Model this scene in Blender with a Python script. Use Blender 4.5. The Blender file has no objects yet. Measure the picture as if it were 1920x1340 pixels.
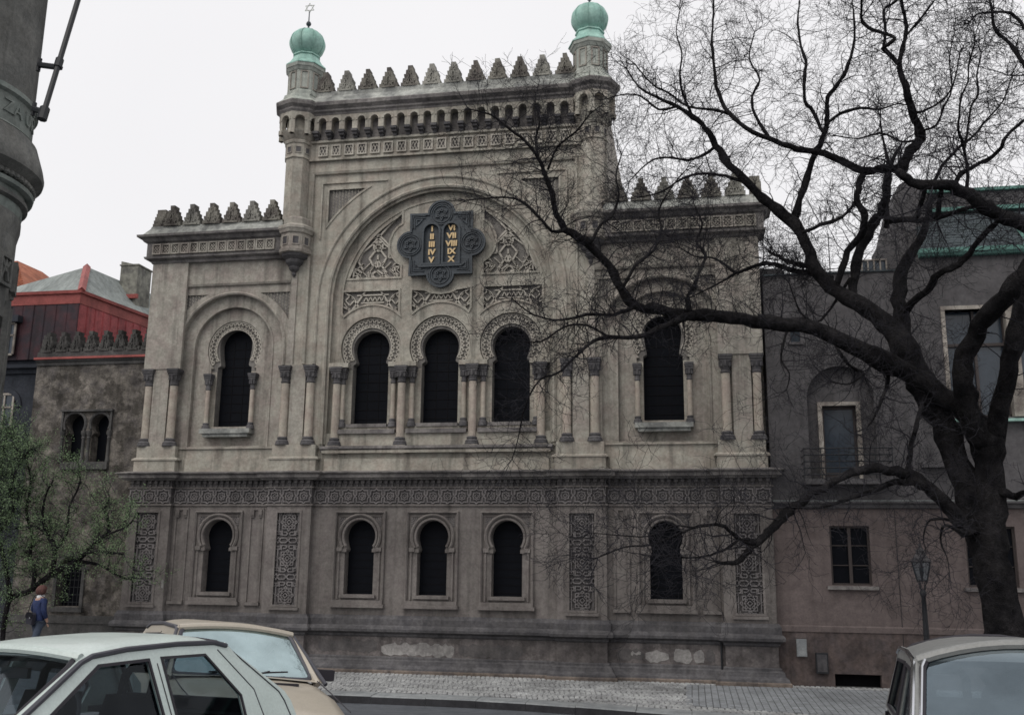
import bpy, bmesh, math, random
from math import sin, cos, pi, radians as R, sqrt
from mathutils import Vector, Matrix
from mathutils.geometry import tessellate_polygon
SC = bpy.context.scene
COL = SC.collection
random.seed(7)

# ------------------------------------------------------------------ camera
CAM_P = Vector((7.13559, -27.0, 0.0))
CAM_R = Vector((0.9841385, 0.17710576, 0.01024522))
CAM_U = Vector((0.02639504, -0.20329102, 0.97876252))
CAM_F = Vector((-0.17542724, 0.96296745, 0.20474124))
FPX = 1827.04
cd = bpy.data.cameras.new('camera'); cam = bpy.data.objects.new('camera', cd); COL.objects.link(cam)
cd.sensor_width = 36.0; cd.lens = FPX/1920*36.0; cd.clip_start = 0.1; cd.clip_end = 2000
m = Matrix.Identity(4)
for i in range(3):
    m[i][0] = CAM_R[i]; m[i][1] = CAM_U[i]; m[i][2] = -CAM_F[i]; m[i][3] = CAM_P[i]
cam.matrix_world = m
SC.camera = cam
# ------------------------------------------------------------------ sky, sun, exposure: flat white overcast
SUN_EL, SUN_AZ = R(52), R(205)
wd = bpy.data.worlds.new('World'); SC.world = wd; wd.use_nodes = True
nt = wd.node_tree; nt.nodes.clear()
wo = nt.nodes.new('ShaderNodeOutputWorld'); bg = nt.nodes.new('ShaderNodeBackground')
sk = nt.nodes.new('ShaderNodeTexSky'); sk.sky_type = 'NISHITA'; sk.sun_disc = False
sk.sun_elevation = SUN_EL; sk.sun_rotation = SUN_AZ; sk.air_density = 1.0; sk.dust_density = 8.0; sk.ozone_density = 1.0
mx = nt.nodes.new('ShaderNodeMix'); mx.data_type = 'RGBA'; mx.inputs[0].default_value = 0.9
nt.links.new(sk.outputs[0], mx.inputs[6]); # cloud deck: almost even white with the faintest mottling
tcw = nt.nodes.new('ShaderNodeTexCoord'); nzw = nt.nodes.new('ShaderNodeTexNoise'); nzw.inputs['Scale'].default_value = 2.2; nzw.inputs['Detail'].default_value = 5
nt.links.new(tcw.outputs['Generated'], nzw.inputs['Vector'])
cw = nt.nodes.new('ShaderNodeMix'); cw.data_type = 'RGBA'; nt.links.new(nzw.outputs['Fac'], cw.inputs[0])
cw.inputs[6].default_value = (9.45, 9.35, 9.5, 1); cw.inputs[7].default_value = (10.4, 10.25, 10.35, 1); nt.links.new(cw.outputs[2], mx.inputs[7])
nt.links.new(mx.outputs[2], bg.inputs[0]); bg.inputs[1].default_value = 0.1
nt.links.new(bg.outputs[0], wo.inputs[0])
sd = bpy.data.lights.new('sun', 'SUN'); sd.energy = 1.15; sd.angle = R(50); sd.color = (1, .96, .9)
so = bpy.data.objects.new('sun', sd); COL.objects.link(so)
so.rotation_euler = (R(90)-SUN_EL, 0, R(-25)); so.location = (0, -20, 40)
SC.view_settings.view_transform = 'Standard'; SC.view_settings.look = 'None'
SC.view_settings.exposure = 0.0; SC.view_settings.gamma = 1.0; SC.view_settings.use_curve_mapping = False
SC.cycles.max_bounces = 6; SC.cycles.transparent_max_bounces = 16
SC.cycles.filter_width = 1.6

def ray(px, py):
    return CAM_F + CAM_R*((px-960)/FPX) - CAM_U*((py-670)/FPX)
def at(px, py, Y):
    q = ray(px, py); return CAM_P + q*((Y-CAM_P.y)/q.y)
def lerp(a, b, t): return a+(b-a)*t
def table(tb, y):
    if y <= tb[0][0]: return tb[0][1]
    for (y0, z0), (y1, z1) in zip(tb, tb[1:]):
        if y <= y1: return lerp(z0, z1, (y-y0)/(y1-y0))
    return tb[-1][1]
GL = [(-60, -1.2), (-30, -1.6), (-22.5, -1.72), (-20.2, -1.86), (-17.9, -2.19), (-15.7, -2.33), (-10, -2.78), (-4.9, -3.24)]
GR = [(-60, -1.3), (-30, -1.6), (-21.8, -1.745), (-19.5, -1.86), (-16.8, -2.1), (-10, -2.7), (-4.9, -3.24)]
def rise(x):     # the street climbs gently past the left corner of the synagogue
    t = min(1, max(0, (-4.5-x)/5)); return .55*t*t*(3-2*t)
def ground(x, y):
    t = min(1, max(0, (x-5)/3)); return lerp(table(GL, y), table(GR, y), t)+rise(x)*min(1, max(0, (y+14)/6))

# ------------------------------------------------------------------ materials
def newmat(name):
    mt = bpy.data.materials.new(name); mt.use_nodes = True
    n = mt.node_tree; b = n.nodes['Principled BSDF']; return mt, n, b
def node(n, t, **kw):
    o = n.nodes.new(t)
    for k, v in kw.items():
        if k in o.inputs.keys(): o.inputs[k].default_value = v
        else: setattr(o, k, v)
    return o
def noise(n, scale, detail=5, vec=None, sc=None, rough=.6):
    nz = node(n, 'ShaderNodeTexNoise'); nz.inputs['Scale'].default_value = scale; nz.inputs['Detail'].default_value = detail
    nz.inputs['Roughness'].default_value = rough
    src = vec
    if sc:
        mp = node(n, 'ShaderNodeMapping'); mp.inputs['Scale'].default_value = sc
        n.links.new(vec, mp.inputs[0]); src = mp.outputs[0]
    n.links.new(src, nz.inputs['Vector']); return nz.outputs['Fac']
def mrange(n, src, a, b, c, d):
    mr = node(n, 'ShaderNodeMapRange'); n.links.new(src, mr.inputs[0])
    for i, v in enumerate((a, b, c, d)): mr.inputs[i+1].default_value = v
    return mr.outputs[0]
def mul(n, a, b):
    q = node(n, 'ShaderNodeMath', operation='MULTIPLY'); n.links.new(a, q.inputs[0])
    if hasattr(b, 'links'): n.links.new(b, q.inputs[1])
    else: q.inputs[1].default_value = b
    return q.outputs[0]
def stone(name, col, col2=None, var=.35, streak=.35, patch=0, bump=.25, rough=.92, fine=14, pscale=.8, spec=.2, big=.55, mott=.3):
    mt, n, b = newmat(name)
    P = node(n, 'ShaderNodeNewGeometry').outputs['Position']
    n1 = noise(n, big, 6, P); n2 = noise(n, fine, 4, P); n3 = noise(n, 1.0, 6, P, (3.4, 3.4, .17)); n4 = noise(n, 2.3, 5, P)
    v = mul(n, mrange(n, n1, .3, .7, 1-var, 1+var*.5), mrange(n, n2, .3, .7, 1-var*.45, 1+var*.45))
    v = mul(n, v, mrange(n, n3, .5, .72, 1, 1-streak))
    mc = node(n, 'ShaderNodeMix', data_type='RGBA'); n.links.new(mrange(n, n4, .42, .62, 0, 1), mc.inputs[0])
    mc.inputs[6].default_value = (*col, 1); mc.inputs[7].default_value = (*(col2 or tuple(c*.85 for c in col)), 1)
    last = mc.outputs[2]
    if patch:
        pn = noise(n, pscale, 8, P, None, .62)
        pm = node(n, 'ShaderNodeMix', data_type='RGBA'); n.links.new(mrange(n, pn, .53, .57, 0, patch), pm.inputs[0])
        n.links.new(last, pm.inputs[6]); pm.inputs[7].default_value = (*tuple(c*.42 for c in col), 1); last = pm.outputs[2]
    v = mul(n, v, mrange(n, noise(n, 4.5, 8, P, None, .75), .42, .64, 1+mott*.25, 1-mott*.6))
    vm = node(n, 'ShaderNodeVectorMath', operation='SCALE'); n.links.new(last, vm.inputs[0]); n.links.new(v, vm.inputs['Scale'])
    n.links.new(vm.outputs[0], b.inputs['Base Color'])
    b.inputs['Roughness'].default_value = rough; b.inputs['Specular IOR Level'].default_value = spec
    bp = node(n, 'ShaderNodeBump'); bp.inputs['Strength'].default_value = bump; bp.inputs['Distance'].default_value = .03
    hs = noise(n, fine*1.6, 6, P); n.links.new(hs, bp.inputs['Height']); n.links.new(bp.outputs[0], b.inputs['Normal'])
    return mt
def plain(name, col, rough=.6, metal=0, spec=.4, var=.12, scale=6):
    mt, n, b = newmat(name)
    P = node(n, 'ShaderNodeNewGeometry').outputs['Position']
    v = mrange(n, noise(n, scale, 5, P), .3, .7, 1-var, 1+var)
    vm = node(n, 'ShaderNodeVectorMath', operation='SCALE'); vm.inputs[0].default_value = col; n.links.new(v, vm.inputs['Scale'])
    n.links.new(vm.outputs[0], b.inputs['Base Color'])
    b.inputs['Roughness'].default_value = rough; b.inputs['Metallic'].default_value = metal; b.inputs['Specular IOR Level'].default_value = spec
    return mt
def glass(name, refl, tint, trans=.6, rough=.03, gmax=1.0):
    mt, n, b = newmat(name); n.nodes.remove(b)
    out = n.nodes['Material Output']
    tr = node(n, 'ShaderNodeBsdfTransparent'); tr.inputs[0].default_value = (*[c*trans for c in (.8, .9, .95)], 1)
    gl = node(n, 'ShaderNodeBsdfGlossy'); gl.inputs['Color'].default_value = (*tint, 1); gl.inputs['Roughness'].default_value = rough
    fr = node(n, 'ShaderNodeLayerWeight'); fr.inputs['Blend'].default_value = .25
    ad = mrange(n, fr.outputs['Fresnel'], 0, 1, refl, gmax)
    P = node(n, 'ShaderNodeNewGeometry').outputs['Position']; ad = mul(n, ad, mrange(n, noise(n, 2.6, 4, P), .3, .7, .8, 1.12))
    ms = node(n, 'ShaderNodeMixShader'); n.links.new(ad, ms.inputs[0]); n.links.new(tr.outputs[0], ms.inputs[1]); n.links.new(gl.outputs[0], ms.inputs[2])
    n.links.new(ms.outputs[0], out.inputs['Surface']); return mt

M = {}
M['upper'] = stone('upper_plaster', (.415, .398, .345), (.388, .35, .302), var=.34, streak=.55)
M['upper_side'] = stone('side_bay_plaster', (.395, .375, .33), (.35, .312, .28), var=.36, streak=.55, patch=.3, pscale=.55)
M['lower'] = stone('lower_plaster', (.20, .184, .174), (.175, .158, .151), var=.34, streak=.42)  # darker render; shade of the street canyon is partly put into this colour
M['lower_relief'] = stone('lower_relief', (.225, .21, .21), (.185, .175, .176), var=.35, streak=.25)
M['soot'] = stone('sooty_relief_ground', (.128, .120, .119), (.095, .09, .092), var=.35, streak=.2)
M['dark'] = stone('sooty_stone', (.128, .124, .128), (.088, .086, .092), var=.45, streak=.3)
M['corn'] = stone('cornice_stone', (.255, .24, .23), (.16, .15, .15), var=.45, streak=.45)
M['shaft'] = stone('column_stone', (.43, .395, .335), (.40, .34, .295), var=.25, streak=.3)
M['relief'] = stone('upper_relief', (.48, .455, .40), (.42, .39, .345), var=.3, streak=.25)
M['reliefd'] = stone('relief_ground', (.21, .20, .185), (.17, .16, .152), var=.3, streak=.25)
M['mer'] = stone('merlon_stone', (.25, .24, .21), (.12, .108, .10), var=.6, streak=.2, fine=9, bump=.8)
M['mer3'] = stone('pale_merlon_stone', (.34, .335, .30), (.20, .195, .18), var=.5, streak=.2, fine=9, bump=.8)
M['drum'] = stone('turret_drum_stone', (.46, .48, .435), (.38, .41, .375), var=.3, streak=.35)
M['cap'] = stone('coping_stone', (.38, .39, .365), (.19, .195, .19), var=.4, streak=.2)
M['copper'] = stone('green_copper', (.34, .54, .475), (.27, .47, .41), var=.22, streak=.35, bump=.08, rough=.6, spec=.3)
M['copper2'] = stone('dull_green_copper', (.15, .30, .265), (.11, .23, .20), var=.3, streak=.3, bump=.08, rough=.65, spec=.2)
M['rust'] = stone('rusty_footing', (.20, .165, .14), (.14, .12, .11), var=.5, streak=.5)
M['patchp'] = stone('fresh_plaster', (.33, .32, .31), (.23, .222, .218), var=.5, streak=.1)
M['plinth'] = stone('plinth_plaster', (.19, .172, .168), (.11, .10, .10), var=.45, streak=.3, patch=.55, pscale=1.3)
M['annex'] = stone('annex_plaster', (.215, .195, .172), (.12, .11, .105), var=.5, streak=.3, patch=.85, pscale=1.5, bump=1.2, big=2.2, mott=.8)
M['mer2'] = stone('annex_merlon_stone', (.12, .118, .112), (.06, .057, .056), var=.6, streak=.2, fine=9, bump=1.0)
M['annexm'] = stone('annex_stone', (.105, .102, .10), (.075, .075, .075), var=.45, streak=.3)
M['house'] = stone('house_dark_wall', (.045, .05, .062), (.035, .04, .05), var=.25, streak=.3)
M['redm'] = stone('red_sheet_metal', (.37, .08, .085), (.27, .055, .06), var=.4, streak=.3, rough=.5, bump=.1)
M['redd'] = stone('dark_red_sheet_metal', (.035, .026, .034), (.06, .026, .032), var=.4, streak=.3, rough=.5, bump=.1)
M['redt'] = stone('red_trim', (.36, .10, .09), None, var=.3, streak=.2, rough=.5)
M['slate'] = stone('grey_slate', (.31, .34, .33), (.25, .275, .27), var=.3, streak=.3)
M['slated'] = stone('dark_slate', (.075, .09, .10), (.06, .075, .08), var=.35, streak=.3)
M['tiles'] = stone('orange_tiles', (.36, .14, .085), (.27, .10, .065), var=.3, streak=.2)
M['chim'] = stone('chimney_plaster', (.27, .27, .235), (.14, .14, .13), var=.5, streak=.2, fine=5)
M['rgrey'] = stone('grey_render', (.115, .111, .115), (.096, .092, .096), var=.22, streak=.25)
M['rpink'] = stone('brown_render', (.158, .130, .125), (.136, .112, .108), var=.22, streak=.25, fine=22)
M['rpinkd'] = stone('brown_plinth_render', (.13, .103, .096), (.095, .08, .08), var=.4, streak=.3, patch=.3, pscale=2.)
M['trimstone'] = stone('pale_window_stone', (.40, .37, .33), (.25, .22, .20), var=.5, streak=.2, fine=30)
M['iron'] = plain('black_iron', (.018, .02, .024), .5)
M['void'] = plain('black_window_glass', (.006, .007, .010), .5, spec=.06)
M['bglass'] = plain('blue_window_glass', (.035, .048, .065), .15, spec=.5)
M['bar'] = plain('black_glazing_bar', (.0085, .008, .0095), .7, spec=.1)
M['void2'] = plain('dark_interior', (.004, .004, .005), .9, spec=.1)
M['bronze'] = stone('dark_bronze', (.040, .052, .064), (.03, .04, .05), var=.4, streak=.25, rough=.55, spec=.5)
M['gold'] = plain('gold_leaf', (.60, .45, .25), .5, .2, var=.2, scale=20)
M['bark'] = stone('dark_bark', (.036, .034, .036), (.014, .0135, .0158), var=.6, streak=.2, fine=22, bump=1.0, spec=.1, mott=.9)
for nd_ in M['bark'].node_tree.nodes:
    if nd_.type == 'BUMP': nd_.inputs['Distance'].default_value = .09
M['twig'] = plain('twig_bark', (.026, .0255, .030), .95, spec=.05)
M['asphalt'] = stone('asphalt', (.13, .14, .155), (.105, .115, .13), var=.25, streak=0, fine=40)
M['kerb'] = stone('kerb_granite', (.29, .305, .31), (.235, .25, .26), var=.25, streak=0, fine=30)
M['kerbd'] = stone('kerb_side_shade', (.05, .05, .055), None, var=.3, streak=.2)  # shadow, wet and dirt of the street face put into one dark colour
M['cobble'] = stone('cobble_granite', (.40, .41, .41), (.27, .275, .28), var=.5, streak=0, fine=25)
M['joint'] = stone('joint_sand', (.10, .098, .098), None, var=.3, streak=0, fine=30)
M['tile'] = stone('paving_tile_concrete', (.27, .285, .30), (.225, .238, .25), var=.35, streak=0, fine=12)
M['leaf'] = None

# ------------------------------------------------------------------ object helpers
def wmat(o):
    w = o.matrix_basis.copy()
    return w if o.parent is None else wmat(o.parent) @ o.matrix_parent_inverse @ w
def link(name, me, parent=None, local=False):
    o = bpy.data.objects.new(name, me); COL.objects.link(o)
    if parent is not None:
        o.parent = parent
        if not local: o.matrix_parent_inverse = wmat(parent).inverted()
    return o
def tag(o, label=None, cat=None, group=None, kind=None):
    if label: o['label'] = label
    if cat: o['category'] = cat
    if group: o['group'] = group
    if kind: o['kind'] = kind
    return o
def thing(name, label, cat, loc=(0, 0, 0), rz=0, group=None):
    o = bpy.data.objects.new(name, None); COL.objects.link(o); o.location = loc; o.rotation_euler = (0, 0, rz); o.empty_display_size = .2
    return tag(o, label, cat, group)
class MB:
    def __init__(s): s.v = []; s.f = []
    def add(s, vs, fs):
        k = len(s.v); s.v += [tuple(p) for p in vs]; s.f += [tuple(i+k for i in f) for f in fs]; return s
    def box(s, x0, x1, y0, y1, z0, z1):
        return s.add([(x0, y0, z0), (x1, y0, z0), (x1, y1, z0), (x0, y1, z0), (x0, y0, z1), (x1, y0, z1), (x1, y1, z1), (x0, y1, z1)],
                     [(0, 1, 5, 4), (1, 2, 6, 5), (2, 3, 7, 6), (3, 0, 4, 7), (4, 5, 6, 7), (3, 2, 1, 0)])
    def plate(s, out, holes, y0, y1, fn=None, back=False):
        """polygon with holes in the x-z plane, front at y0 (towards the street), sides back to y1"""
        loops = [out]+list(holes)
        tris = tessellate_polygon([[Vector((a, b, 0)) for a, b in L] for L in loops])
        flat = [p for L in loops for p in L]; n = len(flat)
        f = fn or (lambda a, d, b: (a, d, b))
        vs = [f(a, y0, b) for a, b in flat]+[f(a, y1, b) for a, b in flat]
        fs = [tuple(t) for t in tris]
        if back: fs += [tuple(n+i for i in reversed(t)) for t in tris]
        k = 0
        for L in loops:
            for i in range(len(L)):
                j = (i+1) % len(L); fs.append((k+i, k+j, n+k+j, n+k+i))
            k += len(L)
        return s.add(vs, fs)
    def lathe(s, prof, c, seg=12, a0=-pi/2, arc=2*pi, sx=1, sy=1):
        full = abs(arc-2*pi) < 1e-6; m = seg if full else seg+1
        vs = []
        for r, z in prof:
            for i in range(m):
                a = a0+arc*i/seg; vs.append((c[0]+r*cos(a)*sx, c[1]+r*sin(a)*sy, c[2]+z))
        fs = []
        for k in range(len(prof)-1):
            for i in range(seg):
                j = (i+1) % m; fs.append((k*m+i, k*m+j, (k+1)*m+j, (k+1)*m+i))
        if full:
            if prof[-1][0] > 1e-4: fs.append(tuple((len(prof)-1)*m+i for i in range(m)))
            if prof[0][0] > 1e-4: fs.append(tuple(reversed(range(m))))
        return s.add(vs, fs)
    def sweep(s, path, prof, fn, closed=False, cap=True, pclosed=True):
        """path: 2-D points; prof: (offset to the right of travel, height); fn(a,b,c) maps to 3-D"""
        n = len(path); rings = []
        for i in range(n):
            p = Vector(path[i])
            dp = (p-Vector(path[i-1])) if (i > 0 or closed) else None
            dn = (Vector(path[(i+1) % n])-p) if (i < n-1 or closed) else None
            if dp is None: dp = dn
            if dn is None: dn = dp
            dp = dp.normalized(); dn = dn.normalized()
            n1 = Vector((dp.y, -dp.x)); n2 = Vector((dn.y, -dn.x)); mm = n1+n2
            if mm.length < 1e-6: mm = n1
            mm.normalize(); mm = mm/max(.3, mm.dot(n1))
            rings.append([fn(p.x+mm.x*o, p.y+mm.y*o, h) for o, h in prof])
        k = len(prof); vs = [q for r in rings for q in r]; fs = []
        for i in range(n if closed else n-1):
            j = (i+1) % n
            for q in range(k if pclosed else k-1):
                w = (q+1) % k; fs.append((i*k+q, i*k+w, j*k+w, j*k+q))
        if cap and not closed and pclosed:
            fs.append(tuple(range(k))); fs.append(tuple((n-1)*k+q for q in reversed(range(k))))
        return s.add(vs, fs)
    def tube(s, pts, rad, seg=6, cap=True):
        pts = [Vector(p) for p in pts]; n = len(pts); vs = []; fs = []
        if not hasattr(rad, '__len__'): rad = [rad]*n
        up = None
        for i in range(n):
            t = (pts[min(n-1, i+1)]-pts[max(0, i-1)])
            if t.length < 1e-9: t = Vector((0, 0, 1))
            t.normalize()
            if up is None:
                up = Vector((0, 0, 1)) if abs(t.z) < .9 else Vector((1, 0, 0))
            a = (up-t*up.dot(t))
            if a.length < 1e-4: a = t.orthogonal()
            a.normalize(); b = t.cross(a); up = a
            for q in range(seg):
                an = 2*pi*q/seg; vs.append(pts[i]+(a*cos(an)+b*sin(an))*rad[i])
        for i in range(n-1):
            for q in range(seg):
                w = (q+1) % seg; fs.append((i*seg+q, i*seg+w, (i+1)*seg+w, (i+1)*seg+q))
        if cap and seg > 2: fs.append(tuple(reversed(range(seg)))); fs.append(tuple((n-1)*seg+q for q in range(seg)))
        return s.add(vs, fs)
    def strap(s, pts, w, y0, h, closed=False):
        """raised flat bar following points in the x-z plane on a face at y0"""
        return s.sweep(pts, [(-w/2, y0), (-w/2, y0-h), (w/2, y0-h), (w/2, y0)], lambda a, b, c: (a, c, b), closed=closed)
    def mesh(s, name, mat, smooth=False, fix=True):
        me = bpy.data.meshes.new(name); me.from_pydata(s.v, [], s.f)
        if fix:
            bm = bmesh.new(); bm.from_mesh(me); bmesh.ops.recalc_face_normals(bm, faces=bm.faces); bm.to_mesh(me); bm.free()
        if mat: me.materials.append(mat)
        if smooth:
            me.shade_smooth() if smooth is True else me.shade_smooth()
            if smooth != 'all': me.set_sharp_from_angle(angle=R(40))
        return me
    def build(s, name, mat, parent=None, smooth=False, fix=True, local=False):
        return link(name, s.mesh(name, mat, smooth, fix), parent, local)
def inst(name, me, parent, loc=(0, 0, 0), rot=(0, 0, 0), sc=None, local=False):
    o = link(name, me, parent, local); o.location = loc; o.rotation_euler = rot
    if sc: o.scale = sc
    return o
def arc(cx, cz, r, a0, a1, n=24):
    return [(cx+r*cos(lerp(a0, a1, i/n)), cz+r*sin(lerp(a0, a1, i/n))) for i in range(n+1)]
def horseshoe(cx, cz, r, zt, hw, zb, cusp, n=26):
    """keyhole outline: jambs half-width hw from zb, cusps at the throat zt, sides drawn in below a round head"""
    lo = [(r-(r-cusp)*(1-cos(t*pi/2))**.9, lerp(cz, zt, t)) for t in (1, .85, .7, .55, .4, .25, .12)]
    return [(cx-hw, zb), (cx+hw, zb), (cx+hw, zt-.09), (cx+cusp+.015, zt-.045)]+[(cx+x, z) for x, z in lo]+arc(cx, cz, r, 0, pi, n)+[(cx-x, z) for x, z in reversed(lo)]+[(cx-cusp-.015, zt-.045), (cx-hw, zt-.09)]
def archshape(cx, cz, r, zb, n=28):
    return [(cx-r, zb), (cx+r, zb)]+arc(cx, cz, r, 0, pi, n)
def rect(x0, x1, z0, z1): return [(x0, z0), (x1, z0), (x1, z1), (x0, z1)]
XZ = lambda a, b, c: (a, c, b)
XY = lambda a, b, c: (a, b, c)
def text_mesh(txt, size, depth, mat, align='CENTER', bold=0.0):
    cu = bpy.data.curves.new('txt', 'FONT'); cu.body = txt; cu.size = size; cu.extrude = depth; cu.align_x = align; cu.align_y = 'CENTER'; cu.offset = bold
    cu.resolution_u = 2
    o = bpy.data.objects.new('txt', cu); COL.objects.link(o)
    dg = bpy.context.evaluated_depsgraph_get(); dg.update()
    me = bpy.data.meshes.new_from_object(o.evaluated_get(dg)); bpy.data.objects.remove(o); bpy.data.curves.remove(cu)
    me.materials.clear(); me.materials.append(mat); return me
# ================================================================== SYNAGOGUE (facade plane y = 0, street side is -y)
syn = thing('synagogue', 'Moorish revival synagogue with stepped battlements, keyhole windows and two small green copper domes', 'synagogue', (0, 0, -3.05))
WT = .75    # thickness of the front plates
# ---- masses behind the front
mb = MB(); mb.box(-4.95, 4.95, WT, 9, -3.05, 13.9); mb.box(-9.28, 9.28, WT+.01, 9.01, -3.04, 9.85)
mb.build('building_body', M['upper_side'], syn)
# ---- lower storey wall
SIDE = 6.47; TRI = 2.13
LWX = [-SIDE, -TRI, 0, TRI, SIDE]
def low_open(c): return horseshoe(c, .655, .455, .29, .43, -.95, .375)
mb = MB(); mb.plate(rect(-9.28, 9.28, -1.75, 2.5), [low_open(c) for c in LWX], 0, WT); mb.build('lower_wall', M['lower'], syn)
# frames, glass, sills of the five lower windows
for c in LWX:
    w = MB(); w.plate(low_open(c), [], .33, .36, back=True); gl = w.build('window', M['void'], syn)
    q = MB()
    for k in range(9): q.box(c-.45, c+.45, .316, .329, -.86+.215*k, -.85+.215*k)
    q.build('glazing_bar', M['bar'], gl)
    f = MB()
    f.sweep([(c-.72, -1.1), (c-.72, 1.33), (c+.72, 1.33), (c+.72, -1.1)], [(-.035, .0), (-.035, -.07), (.0, -.09), (.035, -.05), (.035, 0)], XZ)
    f.sweep([(c-.61, 1.22), (c+.61, 1.22)], [(-.02, 0), (-.02, -.05), (.02, -.03), (.02, 0)], XZ)
    f.sweep([(c+.60, -1.08), (c+.60, .28)], [(-.04, 0), (-.02, -.05), (.02, -.05), (.04, 0)], XZ)
    f.sweep([(c-.60, .28), (c-.60, -1.08)], [(-.04, 0), (-.02, -.05), (.02, -.05), (.04, 0)], XZ)
    f.sweep(arc(c, .66, .60, -.55, pi+.55, 26), [(-.045, 0), (-.045, -.05), (0, -.085), (.045, -.05), (.045, 0)], XZ)
    f.sweep(arc(c, .66, .495, -.6, pi+.6, 26), [(-.04, 0), (-.025, -.04), (.03, -.04), (.04, 0)], XZ)
    for sx in (-1, 1):
        f.box(min(c+sx*.50, c+sx*.66), max(c+sx*.50, c+sx*.66), -.085, 0, .24, .35)
        f.box(min(c+sx*.38, c+sx*.50), max(c+sx*.38, c+sx*.50), -.045, .03, .22, .31)
    f.build('window_surround', M['lower'], syn)
    for sx in (-1, 1):      # spandrel ornament in the two upper corners
        g = MB()
        for k in range(4): g.strap(arc(c+sx*.63, 1.19, .05+.055*k, pi if sx > 0 else -pi/2, 3*pi/2 if sx > 0 else 0, 5), .02, 0, .03)
        g.build('spandrel_ornament', M['lower_relief'], syn)
    s_ = MB(); s_.box(c-.80, c+.80, -.17, 0, -1.30, -1.21); s_.box(c-.75, c+.75, -.11, 0, -1.21, -1.10); s_.box(c-.52, c+.52, -.10, .3, -1.04, -.955)
    s_.build('window_sill', M['lower'], syn)
# narrow sunk slots beside the side windows
slot_corbel = MB().box(-.055, .055, -.09, 0, -.16, .0).box(-.05, .05, -.06, 0, -.22, -.16).mesh('slot_corbel', M['lower'])
for bx in (-SIDE, SIDE):
    for sx in (-1, 1):
        c = bx+sx*1.18
        f = MB(); f.sweep([(c-.19, -1.2), (c-.19, 1.42), (c+.19, 1.42), (c+.19, -1.2)], [(-.03, 0), (-.03, -.035), (.03, -.035), (.03, 0)], XZ)
        f.build('slot_frame', M['lower'], syn)
        MB().box(c-.24, c+.24, -.11, 0, -1.30, -1.215).build('slot_sill', M['lower'], syn)
        for k in (-.12, .12): inst('slot_corbel', slot_corbel, syn, (c+k, 0, 1.40))
# ---- lower pilasters with strapwork panels
PILS = [(-9.28, -7.95), (-4.90, -3.56), (3.56, 4.90), (7.95, 9.28)]
def px_panel():
    b = MB(); S = 1/400.
    def st(pts, cx, cy, cl=False, w=.030): b.strap([((cx+x)*S, -(cy+y)*S) for x, y in pts], w, .0, .055, cl)
    for cy in (-410, 0, 410):
        def sq(h, w=.026): st([(-h, -h), (h, -h), (h, h), (-h, h)], 0, cy, True, w)
        def dm(h, w=.026): st([(0, -h), (h, 0), (0, h), (-h, 0)], 0, cy, True, w)
        sq(74); dm(100); sq(46, .02); dm(60, .02); dm(26, .02)
        for sx in (-1, 1):
            st([(sx*117, -125), (sx*117, 125)], 0, cy)
            st([(sx*90, -150), (sx*90, -105), (sx*148, -105)], 0, cy); st([(sx*90, 150), (sx*90, 105), (sx*148, 105)], 0, cy)
            st([(sx*148, -30), (sx*117, 0), (sx*148, 30)], 0, cy, w=.02)
            st([(sx*148, -135), (sx*100, -135)], 0, cy, w=.02); st([(sx*148, 135), (sx*100, 135)], 0, cy, w=.02)
    for cy in (-205, 205):
        for sx in (-1, 1):
            st([(sx*85, -26), (sx*26, -26), (sx*3, 0), (sx*26, 26), (sx*85, 26), (sx*108, 0)], 0, cy, True)
            st([(sx*122, -32), (sx*146, 0), (sx*122, 32), (sx*98, 0)], 0, cy, True, .02)
            st([(sx*75, -110), (sx*75, -58), (sx*25, -58), (sx*12, -75), (sx*25, -92), (sx*60, -92)], 0, cy)
            st([(sx*75, 110), (sx*75, 58), (sx*25, 58), (sx*12, 75), (sx*25, 92), (sx*60, 92)], 0, cy)
    for cy, d in ((-520, 1), (520, -1)):
        for sx in (-1, 1):
            st([(sx*148, 0), (sx*100, 0), (sx*100, d*32)], 0, cy, w=.02); st([(sx*70, d*14), (sx*20, d*14), (0, d*30)], 0, cy, w=.02)
    return b.mesh('ornament_panel', M['lower_relief'])
panel_me = px_panel()
for i, (a, b_) in enumerate(PILS):
    c = (a+b_)/2+(-.02 if i == 0 else 0); pw = .37
    mb = MB(); mb.plate(rect(a, b_, -1.5, 1.54), [rect(c-pw-.03, c+pw+.03, -1.32, 1.37)], -.2, .0)
    p = mb.build('pilaster', M['lower'], syn)
    g = MB(); g.box(c-pw-.03, c+pw+.03, -.10, -.02, -1.32, 1.37)
    g.build('panel_ground', M['soot'], p)
    inst('ornament_panel', panel_me, p, (c, -.10, .02))
    f = MB(); f.sweep(rect(c-pw, c+pw, -1.29, 1.34)[::-1], [(-.03, -.2), (-.03, -.225), (.03, -.225), (.03, -.2)], XZ, closed=True); f.box(c-pw-.08, c+pw+.08, -.29, -.2, -1.40, -1.33)
    f.build('panel_frame', M['lower'], p)
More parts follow.
